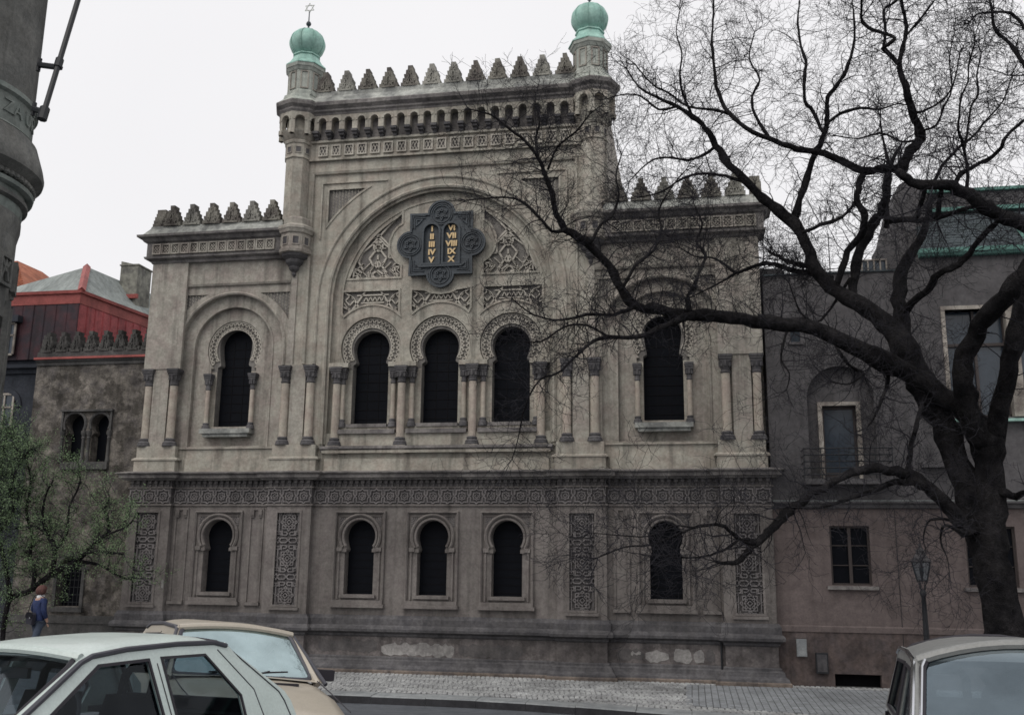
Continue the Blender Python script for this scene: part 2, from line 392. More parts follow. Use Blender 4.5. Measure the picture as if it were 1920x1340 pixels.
# ---- band of star tiles with the toothed course over it
def tile_mesh():
    b = MB()
    y0 = -.02
    for h, w in ((.165, .028), (.085, .022)):
        g = .055 if h > .1 else .03; z = h
        b.strap([(-h, -z), (-g, -z), (0, -z-g*.8), (g, -z), (h, -z), (h, -g), (h+g*.8, 0), (h, g), (h, z), (g, z), (0, z+g*.8), (-g, z), (-h, z), (-h, g), (-h-g*.8, 0), (-h, -g)], w, y0, .045, True)
    b.strap([(0, -.06), (.06, 0), (0, .06), (-.06, 0)], .02, y0, .025, True)
    for sx in (-1, 1): b.strap([(sx*.2, -.23), (sx*.2, .23)], .012, y0, .02)
    return b.mesh('frieze_tile', M['lower_relief'])
tile_me = tile_mesh()
tooth = MB().box(-.035, .035, -.10, 0, 0, .13).box(-.055, .055, -.17, 0, .13, .2).mesh('tooth', M['lower'])
def jog(base, out, ends=9.28):       # plan line of the front with the pilasters stepping forward
    P = [(-ends, base)]
    P = []
    for i, (a, b_) in enumerate(PILS):
        P += [(a, -base), (a, -out), (b_, -out), (b_, -base)]
    P[0] = (-9.28, .4); P[-1] = (9.28, .4)
    return P
band = [(-3.56, 3.56, 17, 0), (-7.95, -4.9, 7, 0), (4.9, 7.95, 7, 0)]+[(a, b_, 3, .2) for a, b_ in PILS]
for a, b_, n, d in band:
    w = (b_-a)/n
    for k in range(n): inst('frieze_tile', tile_me, syn, (a+w*(k+.5), -d, 1.785), sc=(w/.42, 1, 1))
    q = MB(); q.box(a, b_, -d-.02, .1, 1.54, 2.03); q.build('frieze_ground', M['soot'], syn)
    q = MB(); q.box(a, b_, -d-.02, .1, 2.03, 2.24)
    m_ = int((b_-a)/.17)
    for k in range(m_):
        x = a+(b_-a)*(k+.5)/m_
        q.box(x-.03, x+.03, -d-.06, -d, 2.05, 2.16); q.box(x-.05, x+.05, -d-.10, -d, 2.15, 2.26)
    q.build('toothed_course', M['soot'], syn)
mb = MB(); mb.sweep(jog(0, .2), [(0, 2.02), (.05, 2.02), (.05, 2.05), (0, 2.06)], XY); mb.sweep(jog(0, .2), [(0, 1.51), (.045, 1.51), (.045, 1.56), (0, 1.57)], XY)
mb.build('string_course', M['lower'], syn)
mb = MB(); mb.sweep(jog(0.02, .2), [(-.02, 2.24), (.16, 2.25), (.19, 2.28), (.26, 2.31), (.27, 2.40), (.35, 2.43), (.36, 2.46), (.05, 2.52), (-.02, 2.52)], XY)
mb.build('main_cornice', M['corn'], syn)
# ---- plinth
mb = MB()
mb.sweep(jog(.06, .27), [(-.1, -2.6), (0, -2.6), (0, -2.06), (-.1, -2.06)], XY); mb.build('plinth_wall', M['plinth'], syn)
mb = MB()
mb.sweep(jog(.0, .2), [(-.06, -1.77), (.10, -1.77), (.10, -1.60), (.04, -1.50), (-.06, -1.50)], XY)
mb.sweep(jog(.06, .27), [(-.1, -2.08), (.02, -2.07), (.05, -2.03), (.05, -1.99), (.12, -1.95), (.17, -1.93), (.18, -1.86), (.15, -1.80), (.08, -1.76), (-.1, -1.765)], XY)
mb.sweep(jog(.06, .27), [(-.1, -2.93), (.24, -2.93), (.23, -2.87), (.15, -2.80), (.13, -2.72), (.13, -2.70), (.06, -2.66), (.06, -2.61), (.02, -2.585), (-.1, -2.585)], XY)
mb.build('plinth_moulding', M['dark'], syn)
mb = MB(); mb.sweep(jog(.06, .30), [(-.1, -3.25), (.28, -3.25), (.28, -2.95), (.26, -2.925), (-.1, -2.925)], XY); mb.build('footing', M['rust'], syn)
def ragged(x0, x1, z0, z1, seed):
    r_ = random.Random(seed); n = max(6, int((x1-x0)/.09)); up = []; dn = []
    for k in range(n+1):
        x = lerp(x0, x1, k/n); e = .45 if k in (0, n) else 1
        up.append((x+r_.uniform(-.02, .02), lerp((z0+z1)/2, z1, e)+r_.uniform(-.07, .02)*e)); dn.append((x+r_.uniform(-.02, .02), lerp((z0+z1)/2, z0, e)+r_.uniform(-.02, .06)*e))
    return dn+up[::-1]
for k, (x0, x1, z0, z1, mt) in enumerate(((-1.35, .72, -2.575, -2.22, 'patchp'), (.85, 2.6, -2.57, -2.2, 'soot'), (-3.2, -1.5, -2.5, -2.15, 'soot'), (6.62, 7.08, -2.57, -2.19, 'patchp'), (7.14, 7.42, -2.53, -2.22, 'patchp'), (5.9, 6.5, -2.56, -2.24, 'patchp'), (5.15, 5.85, -2.52, -2.2, 'soot'), (5.5, 5.75, -2.4, -2.27, 'patchp'), (7.45, 7.7, -2.5, -2.2, 'soot'))):
    MB().plate(ragged(x0, x1, z0, z1, k+3), [], -.066-.001*k, -.055).build('plaster_patch', M[mt], syn)
mb = MB(); mb.tube([(7.85, -.12, -3.0), (7.85, -.12, -1.85)], .028, 7); mb.lathe([(0, 0), (.05, 0), (.05, .04), (0, .05)], (7.85, -.12, -1.86), 8); mb.build('drain_pipe', M['iron'], syn, True)
MB().box(-8.03, -7.96, -.215, -.2, -.86, -.62).build('paper_notice', M['patchp'], syn)

# ---- upper storey: base course and pedestals
UP_P = [(-9.22, -7.89), (-4.90, -3.48), (3.48, 4.90), (7.89, 9.22)]
mb = MB(); mb.box(-9.2, 9.2, 0, WT, 2.5, 3.19); mb.box(-3.3, 3.3, -.06, 0, 2.52, 2.86); mb.box(-7.7, -5.0, -.04, 0, 2.52, 2.9); mb.box(5.0, 7.7, -.04, 0, 2.52, 2.9)
mb.build('base_course', M['upper'], syn)
for i, (a, b_) in enumerate(UP_P):
    mb = MB(); mb.box(a, b_, -.26, 0, 2.5, 2.84)
    mb.sweep([(a, 0), (a, -.22), (b_, -.22), (b_, 0)], [(-.05, 2.84), (.07, 2.84), (.07, 2.88), (0, 2.93), (-.05, 2.93)], XY)
    mb.box(a+.04, b_-.04, -.22, 0, 2.92, 3.27)
    mb.build('pedestal', M['upper'], syn)
# ---- central upper wall
GR_, GZ = 3.40, 7.66
mb = MB(); mb.plate(rect(-4.62, 4.62, 3.19, 12.16), [rect(-4.13, 4.13, 3.2, 11.75)], -.07, WT); mb.build('central_wall', M['upper'], syn)
def spand(s):   # triangular spandrel with a hollow side
    a0 = math.acos(3.57/4.2) if False else 0
    P = [(-3.6, 11.2), (-3.6, 10.0)]
    for k in range(9):
        a = lerp(math.atan2(10.0-7.62, -3.6), math.atan2(11.2-7.62, -2.3), k/8); r = lerp(sqrt(3.6**2+2.38**2), sqrt(2.3**2+3.58**2), k/8); P.append((r*cos(a), 7.62+r*sin(a)))
    P = P[:2]+P[3:]
    return P if s < 0 else [(-x, z) for x, z in reversed(P)]
mb = MB(); mb.plate(rect(-4.125, 4.125, 3.2, 11.745), [archshape(0, GZ, GR_, 3.22), spand(-1), spand(1)], 0, WT); mb.build('arch_wall', M['upper'], syn)
for s in (-1, 1):
    q = MB(); q.plate(spand(s), [], .07, WT)
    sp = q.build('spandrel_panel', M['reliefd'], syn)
    g = MB()
    for i in range(14):
        for j in range(13):
            x, z = s*(3.56-i*.1), 10.02+j*.095+(i % 2)*.047
            # keep inside the triangle
            if sqrt(x*x+(z-7.62)**2) > lerp(4.33, 4.27, .5)+.05 and abs(x) < 3.56 and z < 11.17:
                g.add([(x-.03, .07, z), (x+.03, .07, z), (x, .02, z+.045), (x, .07, z-.045)], [(0, 1, 2), (0, 2, 3), (1, 3, 2)])
    o = g.build('spandrel_relief', M['relief'], sp); tag(o, kind='stuff')
    f = MB(); pts = spand(s)
    f.sweep(pts, [(-.03, 0), (-.03, -.03), (.03, -.03), (.03, 0)], XZ, closed=True); f.build('spandrel_rim', M['upper'], sp)
mb = MB()
mb.sweep([(-4.10, 5.7), (-4.10, 11.72), (4.10, 11.72), (4.10, 5.7)], [(-.035, 0), (-.035, -.11), (.035, -.08), (.05, 0)], XZ)
mb.sweep([(-3.80, 9.6), (-3.80, 11.40), (-1.7, 11.40)], [(-.025, 0), (-.025, -.05), (.025, -.05), (.025, 0)], XZ)
mb.sweep([(1.7, 11.40), (3.80, 11.40), (3.80, 9.6)], [(-.025, 0), (-.025, -.05), (.025, -.05), (.025, 0)], XZ)
mb.build('frame_moulding', M['upper'], syn)
mb = MB()
mb.sweep([(3.79, 5.7)]+arc(0, 7.62, 3.79, 0, pi, 48)+[(-3.79, 5.7)], [(-.05, 0), (-.05, -.03), (-.02, -.06), (.02, -.06), (.05, -.02), (.05, 0)], XZ)
mb.sweep([(3.45, 3.3)]+arc(0, 7.66, 3.45, 0, pi, 48)+[(-3.45, 3.3)], [(-.05, 0), (-.05, -.03), (0, -.055), (.05, -.03), (.05, 0)], XZ)
mb.sweep([(3.36, 3.3)]+arc(0, 7.66, 3.36, 0, pi, 48)+[(-3.36, 3.3)], [(.035, .1), (.035, .06), (-.035, .06), (-.035, .1)], XZ)
mb.sweep([(3.10, 8.0)]+arc(0, 7.66, 3.10, .12, pi-.12, 40)+[(-3.10, 8.0)], [(-.03, .25), (-.03, .215), (.03, .215), (.03, .25)], XZ)
mb.build('great_arch_moulding', M['upper'], syn)
# ---- tympanum inside the great arch
TX = [-TRI, 0, TRI]
def ring_out(c, cz, r, hw, zs): return [(c-hw, 3.9), (c+hw, 3.9), (c+hw, zs)]+arc(c, cz, r, -math.asin((cz-zs)/r), pi+math.asin((cz-zs)/r), 32)+[(c-hw, zs)]
def ring_hole(c): return [(c-.93, 3.9), (c+.93, 3.9), (c+.93, 5.6)]+arc(c, 6.22, .93, -.5, pi+.5, 30)+[(c-.93, 5.6)]
def up_open(c): return horseshoe(c, 6.19, .56, 5.79, .555, 3.9, .465, 30)
LACE = [(-2.93, 8.35), (-1.26, 8.35), (-1.26, 8.74), (-1.42, 8.84), (-1.58, 9.05), (-1.66, 9.3), (-1.64, 9.55), (-1.55, 9.78), (-1.42, 9.95), (-1.26, 10.06), (-1.26, 10.42)]+[(2.97*cos(a), 7.66+2.97*sin(a)) for a in [lerp(pi-1.13, pi-.26, k/12) for k in range(1, 12)]]
LACER = [(-x, z) for x, z in reversed(LACE)]
RECL = [(-3.08, 7.98), (-3.08, 7.28)]+arc(-2.13, 6.25, 1.28, pi*.74, pi*.26, 12)+[(-1.28, 7.28), (-1.28, 7.98)]
RECL = RECL[::-1]
RECR = [(-x, z) for x, z in reversed(RECL)]
RECM = [(-.92, 7.97), (-.92, 7.34)]+arc(0, 6.3, 1.25, pi*.74, pi*.26, 12)+[(.92, 7.34), (.92, 7.97), (.5, 7.93), (.3, 7.84), (0, 7.80), (-.3, 7.84), (-.5, 7.93)]
RECM = RECM[::-1]
mb = MB()
mb.plate(archshape(0, GZ, GR_, 3.22), [ring_out(c, 6.22, .93, .76, 5.66) for c in TX]+[LACE, LACER, RECL, RECR, RECM], .25, WT); mb.build('tympanum', M['upper'], syn)
def inside(p, poly):
    x, y = p; r = False
    for (x1, y1), (x2, y2) in zip(poly, poly[1:]+poly[:1]):
        if (y1 > y) != (y2 > y) and x < (x2-x1)*(y-y1)/(y2-y1)+x1: r = not r
    return r
def clip_strap(b, p, q, poly, w, y0, h, n=40):
    run = []
    for k in range(n+1):
        t = (lerp(p[0], q[0], k/n), lerp(p[1], q[1], k/n))
        if inside(t, poly): run.append(t)
        else:
            if len(run) > 1: b.strap([run[0], run[-1]], w, y0, h)
            run = []
    if len(run) > 1: b.strap([run[0], run[-1]], w, y0, h)
def lace(poly, name, sgn):
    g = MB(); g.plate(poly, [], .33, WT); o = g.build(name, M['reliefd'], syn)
    b = MB(); w = .052
    star = (-2.02*(-sgn) if sgn > 0 else -2.02, 8.78)
    cx = sgn*2.02
    def S(pts, cl=False, ww=w):
        pts = [(cx+sgn*x, z) for x, z in pts]
        if cl: pts = pts+pts[:1]
        for p, q in zip(pts, pts[1:]): clip_strap(b, p, q, poly, ww, .33, .07, 24)
    # arched straps, crossing pairs and a six-point rosette, as a flat interlace
    for x in (-.62, .62): S([(x*1.25, 8.36), (x*.72, 8.62), (x*.98, 8.9), (x*.80, 9.2), (x*.35, 9.42), (0, 9.66), (-x*.4, 9.95), (-x*.8, 10.2)])
    for x in (-.30, .30): S([(x*.2, 8.36), (x*1.0, 8.52), (x*.45, 8.75), (x*.9, 9.0), (x*.4, 9.2), (0, 9.32)])
    S([(-.14, 9.46), (.0, 9.54), (.14, 9.46), (.14, 9.30), (0, 9.22), (-.14, 9.30)], True)
    S([(-.07, 9.42), (.07, 9.42), (.09, 9.34), (0, 9.3), (-.09, 9.34)], True, .03)
    S([(-1.2, 8.36), (-.85, 8.75), (-.55, 9.15), (-.2, 9.55), (.2, 9.95), (.7, 10.4)]); S([(-.95, 8.42), (-.55, 8.42), (-.55, 8.7), (-.9, 8.7)], True)
    S([(.25, 9.7), (.5, 9.9), (.25, 10.1), (0, 9.9)], True); S([(-.36, 8.36), (0, 8.62), (.36, 8.36)]); S([(0, 8.62), (0, 9.1)]); S([(-.1, 8.8), (0, 8.95), (.1, 8.8), (0, 8.66)], True, .035)
    S([(.55, 8.42), (.75, 8.42), (.75, 8.7), (.55, 8.62)], True); S([(.5, 10.0), (.76, 10.3), (.5, 10.32)], True); S([(-.6, 9.0), (-.35, 9.0), (-.35, 9.3)])
    for k in range(9): S([(-1.3+.22*k, 8.36), (-1.05+.22*k, 8.6), (-1.3+.22*k, 8.85)], False, .022)
    for k in range(7): S([(.1+.1*k, 9.3+.17*k), (-.25+.1*k, 9.3+.17*k)], False, .022)
    b.build('strapwork', M['relief'], o)
    f = MB(); f.sweep(poly, [(-.03, .25), (-.03, .215), (.03, .215), (.03, .25)], XZ, closed=True); f.build('lace_rim', M['upper'], o)
lace(LACE, 'lace_panel', -1); lace(LACER, 'lace_panel', 1)
def knot(poly, c, mid):
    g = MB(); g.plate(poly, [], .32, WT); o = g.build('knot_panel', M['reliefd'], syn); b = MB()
    def S(pts, cl=False, w=.05):
        pts = [(c+x, z) for x, z in pts]
        if cl: pts = pts+pts[:1]
        for p, q in zip(pts, pts[1:]): clip_strap(b, p, q, poly, w, .32, .06, 24)
    for s in (-1, 1):
        S([(s*.9, 7.95), (s*.62, 7.78), (s*.42, 7.45), (s*.30, 7.30)]); S([(s*.25, 7.95), (s*.42, 7.7), (s*.62, 7.42), (s*.72, 7.2)])
        S([(s*.72, 7.84), (s*.86, 7.70), (s*.72, 7.54), (s*.58, 7.70)], True, .035); S([(s*.92, 7.5), (s*.7, 7.4), (s*.8, 7.25)])
        S([(s*.9, 7.62), (s*.76, 7.42)], False, .03)
    S([(-.5, 7.84), (.5, 7.84)], False, .035); S([(-.36, 7.6), (.36, 7.6)], False, .035)
    for k in range(5): S([(-.28+.14*k, 7.64), (-.21+.14*k, 7.78), (-.14+.14*k, 7.64)], False, .022)
    b.build('strapwork', M['relief'], o)
    f = MB(); f.sweep(poly, [(-.03, .25), (-.03, .21), (.03, .21), (.03, .25)], XZ, closed=True); f.build('panel_rim', M['upper'], o)
knot(RECL, -2.13, 0); knot(RECR, 2.13, 0); knot(RECM, 0, 1)
# ---- keyhole arch rings: interlaced ornament, inner reveal, glass
def keyhole(c, yf, R0, R1, cz, zs, hw, opn, glassy, mat):
    """sunk ornament ring with interlaced relief round the opening, then the glass"""
    g = MB(); g.plate(ring_out(c, cz, R1+.06, hw+.05, zs-.01), [opn], yf, glassy+.02); ring = g.build('arch_ring', M['reliefd'] if mat else M['relief'], syn)
    n = 34; a = .60; b = MB(); rm = (R0+R1)/2; w = (R1-R0); N = 26
    for ph in (0, .5):
        pts = []
        for k in range(N*4+1):
            t = k/(N*4); an = lerp(-a, pi+a, t); r = rm+.36*w*cos(2*pi*(t*N/2+ph)); pts.append((c+r*cos(an), cz+r*sin(an)))
        b.strap(pts, .032, yf, .035)
    for r in (R0+.02, R1-.012): b.strap(arc(c, cz, r, -a, pi+a, n), .03, yf, .045)
    for k in range(N):
        an = lerp(-a, pi+a, (k+.5)/N); b.box(c+rm*cos(an)-.014, c+rm*cos(an)+.014, yf-.03, yf, cz+rm*sin(an)-.014, cz+rm*sin(an)+.014)
    b.build('ring_ornament', M['relief'], ring)
    for t in (-1, 1): MB().box(min(c+t*.56, c+t*(hw+.03)), max(c+t*.56, c+t*(hw+.03)), yf-.012, yf, 3.9, zs-.1).build('jamb', M['upper'], ring)
    w_ = MB(); w_.plate(opn, [], glassy, glassy+.04, back=True); gl = w_.build('window', M['void'], syn)
    q = MB()
    for k in range(9): q.box(c-.53, c+.53, glassy-.014, glassy-.003, 4.1+.28*k, 4.115+.28*k)
    for k in (-.18, .18): q.box(c+k-.007, c+k+.007, glassy-.0145, glassy-.003, 3.9, 6.6)
    q.build('glazing_bar', M['bar'], gl)
for c in TX: keyhole(c, .36, .61, .90, 6.22, 5.66, .74, up_open(c), .66, True)
# ---- columns
def col_mesh(r, h, cap_h, base_h, capw):
    sh = MB().lathe([(r*1.02, base_h), (r, base_h+.1), (r*.93, h-cap_h), (r*.93, h-cap_h+.02)], (0, 0, 0), 14).mesh('column', M['shaft'], True)
    c = MB(); z0 = h-cap_h
    c.lathe([(r*.95, z0), (r*1.15, z0+.03), (r*1.15, z0+.05), (r*.97, z0+.07), (r*1.05, z0+cap_h*.35), (r*1.45, z0+cap_h*.62), (r*1.3, z0+cap_h*.64)], (0, 0, 0), 12)
    for k in range(8):
        an = 2*pi*k/8; c.box(r*1.25*cos(an)-.025, r*1.25*cos(an)+.025, r*1.25*sin(an)-.025, r*1.25*sin(an)+.025, z0+cap_h*.35, z0+cap_h*.62)
    w = capw
    c.box(-w*.82, w*.82, -w*.82, w*.82, z0+cap_h*.62, z0+cap_h*.74); c.box(-w*.92, w*.92, -w*.92, w*.92, z0+cap_h*.75, z0+cap_h*.86); c.box(-w, w, -w, w, z0+cap_h*.87, h)
    cm = c.mesh('capital', M['dark'], True)
    b = MB().lathe([(r*1.75, 0), (r*1.75, base_h*.22), (r*1.6, base_h*.3), (r*1.65, base_h*.42), (r*1.5, base_h*.55), (r*1.15, base_h*.68), (r*1.3, base_h*.8), (r*1.25, base_h*.95), (r*1.02, base_h*1.02)], (0, 0, 0), 14).mesh('column_base', M['dark'], True)
    return sh, cm, b
def place_col(me, x, y, z):
    o = inst('column', me[0], syn, (x, y, z)); inst('capital', me[1], o, local=True); inst('column_base', me[2], o, local=True); return o
big = col_mesh(.125, 2.36, .52, .24, .19); tri = col_mesh(.118, 2.34, .5, .24, .19); small = col_mesh(.078, 1.78, .5, .24, .13); sid = col_mesh(.072, 1.70, .5, .2, .13)
for x in (-3.06, -1.065, 1.065, 3.06): place_col(tri, x, .06, 3.24)
for c in TX:
    for s in (-1, 1): place_col(small, c+s*.78, .17, 3.80)
for s in (-1, 1):
    for x in (3.82, 4.60, 8.20): place_col(big, s*x, -.10, 3.27)
    place_col(big, s*9.03, -.08, 3.27)
# blocks over the capitals and under the columns
mb = MB()
for x in (-3.06, -1.065, 1.065, 3.06):
    mb.box(x-.2, x+.2, -.14, .25, 3.0, 3.24)
for x in (-1.065, 1.065): mb.box(x-.42, x+.42, .0, .25, 5.58, 5.72)
for x in (-3.02, 3.02): mb.box(x-.3, x+.3, .0, .25, 5.58, 5.72)
mb.box(-3.36, 3.36, -.16, .25, 3.02, 3.10)
mb.build('column_plinth', M['upper'], syn)
mb = MB(); mb.box(-3.42, 3.42, -.20, .2, 3.14, 3.22); mb.box(-3.42, 3.42, -.12, .2, 3.06, 3.14); mb.build('window_sill', M['corn'], syn)
mb = MB()
for c in TX: mb.box(c-.9, c+.9, .0, .5, 3.6, 3.72); mb.box(c-.62, c+.62, .1, .56, 3.80, 3.9)
mb.build('window_sill', M['corn'], syn)
mb = MB(); mb.box(-3.36, 3.36, .08, .3, 3.22, 3.62); mb.build('sill_wall', M['upper'], syn)
mb = MB()
for c in TX: mb.box(c-.9, c+.9, .14, .27, 3.72, 3.82)
mb.build('sill_wall', M['upper'], syn)

# ---- side bays
latt_small = MB().strap([(-.125, -.15), (.125, -.15), (.125, .15), (-.125, .15)], .045, 0, .06, True).strap([(-.1, -.12), (.1, .12)], .024, 0, .03).strap([(-.1, .12), (.1, -.12)], .024, 0, .03).strap([(0, -.1), (.09, 0), (0, .1), (-.09, 0)], .02, 0, .026, True).mesh('lattice_tile', M['upper_side'])
for s in (-1, 1):
    c = s*6.5
    def sd_open(): return horseshoe(c, 6.42, .53, 5.83, .555, 3.9, .455, 30)
    x0, x1 = (-9.22, -4.40) if s < 0 else (4.40, 9.22)
    # wall with the corner cut back behind the corner column
    out = [(x0, 5.66), (x0+.34, 5.66), (x0+.34, 3.19), (x1, 3.19), (x1, 9.05), (x0, 9.05)] if s < 0 else [(x0, 3.19), (x1-.34, 3.19), (x1-.34, 5.66), (x1, 5.66), (x1, 9.05), (x0, 9.05)]
    fr = rect(c-2.02, c+2.02, 3.2, 8.31)
    mb = MB(); mb.plate(out, [rect(c-2.02, c+2.02, 3.2, 8.30)], -.06, WT); mb.build('side_wall', M['upper_side'], syn)
    def spn(t):
        P = [(c+t*1.82, 7.98), (c+t*1.82, 7.1)]
        for k in range(7):
            a = lerp(math.atan2(7.1-6.26, 1.82), math.atan2(7.98-6.26, .86), k/6); r = lerp(sqrt(1.82**2+.84**2), sqrt(.86**2+1.72**2), k/6); P.append((c+t*r*cos(a), 6.26+r*sin(a)))
        P = P[:2]+P[3:]
        return P if t < 0 else P[::-1]
    mb = MB(); mb.plate(rect(c-2.015, c+2.015, 3.2, 8.295), [archshape(c, 6.26, 1.70, 3.25), spn(-1), spn(1)], 0, WT); mb.build('side_arch_wall', M['upper_side'], syn)
    for t in (-1, 1):
        q = MB(); q.plate(spn(t), [], .06, WT); sp = q.build('spandrel_panel', M['reliefd'], syn)
        g = MB()
        for i in range(10):
            for j in range(9):
                x, z = c+t*(1.79-i*.1), 7.12+j*.1+(i % 2)*.05
                if inside((x, z), spn(t)): g.add([(x-.03, .06, z), (x+.03, .06, z), (x, .015, z+.045), (x, .06, z-.045)], [(0, 1, 2), (0, 2, 3), (1, 3, 2)])
        tag(g.build('spandrel_relief', M['relief'], sp), kind='stuff')
    mb = MB(); mb.plate(archshape(c, 6.26, 1.70, 3.25), [archshape(c, 6.33, 1.25, 3.3)], .17, WT); mb.build('arch_recess', M['upper_side'], syn)
    mb = MB(); mb.plate(archshape(c, 6.33, 1.25, 3.3), [ring_out(c, 6.30, .89, .74, 5.70)], .30, WT); mb.build('window_wall', M['upper_side'], syn)
    mb = MB()
    mb.sweep([(c-1.99, 5.7), (c-1.99, 8.27), (c+1.99, 8.27), (c+1.99, 5.7)], [(-.03, 0), (-.03, -.10), (.03, -.07), (.04, 0)], XZ)
    mb.sweep([(c+1.74, 5.7)]+arc(c, 6.26, 1.74, 0, pi, 36)+[(c-1.74, 5.7)], [(-.045, 0), (-.045, -.03), (0, -.055), (.045, -.02), (.045, 0)], XZ)
    mb.sweep([(c+1.29, 3.25)]+arc(c, 6.33, 1.29, 0, pi, 36)+[(c-1.29, 3.25)], [(-.03, .17), (-.03, .145), (.03, .145), (.03, .17)], XZ)
    mb.build('side_arch_moulding', M['upper_side'], syn)
    keyhole(c, .37, .60, .87, 6.30, 5.70, .72, sd_open(), .66, True)
    for t in (-1, 1): place_col(sid, c+t*.72, .18, 3.80)
    mb = MB(); mb.box(c-.80, c+.80, -.06, .5, 3.66, 3.80); mb.box(c-.72, c+.72, .0, .5, 3.56, 3.66); mb.build('window_sill', M['cap'], syn)
    # pilaster strip between the paired columns
    for a, b_ in ((3.98, 4.44), (8.37, 8.88)):
        q = MB(); q.box(min(s*a, s*b_), max(s*a, s*b_), -.13, 0, 3.27, 5.66); q.build('pilaster_strip', M['upper_side'], syn)
    q = MB(); a, b_ = (8.02, 9.22); q.box(min(s*a, s*b_), max(s*a, s*b_), -.16, -.06, 5.64, 9.05); q.build('pilaster_strip', M['upper_side'], syn)
    q = MB(); a, b_ = (4.42, 4.62); q.box(min(s*a, s*b_), max(s*a, s*b_), -.12, -.06, 5.64, 9.05); q.build('pilaster_strip', M['upper_side'], syn)
    # cornice of the side bay
    e = .0
    pth = [(-9.22, .6), (-9.22, -.16), (-4.9, -.16)] if s < 0 else [(4.9, -.16), (9.22, -.16), (9.22, .6)]
    q = MB(); q.sweep(pth, [(-.4, 9.0), (.03, 9.0), (.05, 9.04), (.05, 9.08), (.20, 9.12), (.22, 9.18), (.16, 9.20), (.16, 9.62), (.24, 9.66), (.30, 9.74), (.40, 9.78), (.41, 9.85), (-.4, 9.86)], XY)
    q.build('side_cornice', M['corn'], syn)
    q = MB(); q.box(s*7.1-1.98, s*7.1+1.98, -.325, -.3, 9.26, 9.56); q.build('frieze_ground', M['soot'], syn)
    q = MB(); q.sweep(pth, [(-.4, 9.85), (.30, 9.86), (.12, 10.12), (.10, 10.2), (-.16, 10.2), (-.16, 9.86)], XY); q.build('parapet_coping', M['cap'], syn)
    for k in range(13): inst('lattice_tile', latt_small, syn, (s*(9.02-k*.313), -.324, 9.41))
# ---- battlements: stepped merlons
def merlon_mesh(w, h, name, seed):
    b = MB(); n = 4; rr = random.Random(seed)
    prof = []
    for k in range(n+1):
        hw = lerp(w/2, w*.13, k/n); z0 = h*k/(n+1); z1 = h*(k+1)/(n+1)
        prof += [(hw+rr.uniform(-.014, .014), z0+rr.uniform(-.012, .012)*(k > 0)), (hw+rr.uniform(-.014, .014), z1+rr.uniform(-.012, .012))]
    out = [(x, z) for x, z in prof]+[(-x+rr.uniform(-.012, .012), z) for x, z in reversed(prof)]
    out = [(-x, z) for x, z in out]
    b.plate(out, [], -.13, .16, back=True)
    for (x, z, s_) in ((0, .18*h, .10), (-.1*w/.6, .12*h, .05), (.1*w/.6, .12*h, .05), (0, .45*h, .08), (0, .7*h, .05), (-.12, .3*h, .04), (.12, .3*h, .04)):
        b.strap([(x-s_*.8, z-s_), (x+s_*.8, z-s_), (x+s_*.3, z+s_), (x-s_*.3, z+s_)], .03, -.13, .035, True)
    b.strap([(-w*.36, .03), (w*.36, .03)], .05, -.13, .04)
    return b.mesh(name, M['mer'])
def mcopy(me):
    m2 = me.copy(); m2.materials.clear(); m2.materials.append(M['mer3']); return m2
mer_c = [merlon_mesh(.59, .69, 'merlon', 3), merlon_mesh(.58, .68, 'merlon', 5)]; mer_s = [merlon_mesh(.60, .67, 'merlon', 8), merlon_mesh(.59, .66, 'merlon', 9)]; mer_c.append(mcopy(mer_c[0])); mer_s.append(mcopy(mer_s[0]))
for k in range(12): inst('merlon', mer_c[(k*5+k//3) % 3], syn, (-3.79+.689*k, -.15, 14.33), (0, 0, random.uniform(-.03, .03)))
for s in (-1, 1):
    for k in range(6): inst('merlon', mer_s[(k*2+(s > 0)) % 3], syn, (s*(5.32+.663*k), -.16, 10.19), (random.uniform(-.02, .02), 0, random.uniform(-.04, .04)))
    inst('merlon', mer_s[0], syn, (s*9.22, .12, 10.19), (0, 0, s*pi/2))
# ---- central entablature: lattice band, arcade on corbels, cornice, coping
mb = MB(); mb.box(-4.3, 4.3, -.13, WT, 12.14, 12.72)
mb.sweep([(-4.3, -.13), (4.3, -.13)], [(-.02, 12.10), (.05, 12.10), (.05, 12.16), (-.02, 12.18)], XY); mb.sweep([(-4.3, -.13), (4.3, -.13)], [(-.02, 12.66), (.08, 12.68), (.08, 12.75), (-.02, 12.76)], XY)
mb.build('frieze_band', M['upper'], syn)
latt = MB().strap([(-.13, -.16), (.13, -.16), (.13, .16), (-.13, .16)], .045, -.0, .06, True)
for k in (-.1, 0, .1): latt.strap([(k-.06, -.15), (k+.06, .15)], .020, 0, .03).strap([(k+.06, -.15), (k-.06, .15)], .020, 0, .03)
latt = latt.mesh('lattice_tile', M['relief'])
NS = .4205; NC = [-3.785+NS*k for k in range(19)]
g = MB()
for x in NC: g.box(x-.135, x+.135, -.137, -.12, 12.24, 12.58)
g.build('frieze_ground', M['soot'], syn)
for x in NC: inst('lattice_tile', latt, syn, (x, -.137, 12.41))
mb = MB(); mb.box(-4.3, 4.3, -.10, WT, 12.72, 13.6); mb.build('arcade_back', M['corn'], syn)
def niche(x): return [(x-.125, 12.98), (x+.125, 12.98)]+arc(x, 13.30, .125, 0, pi, 10)
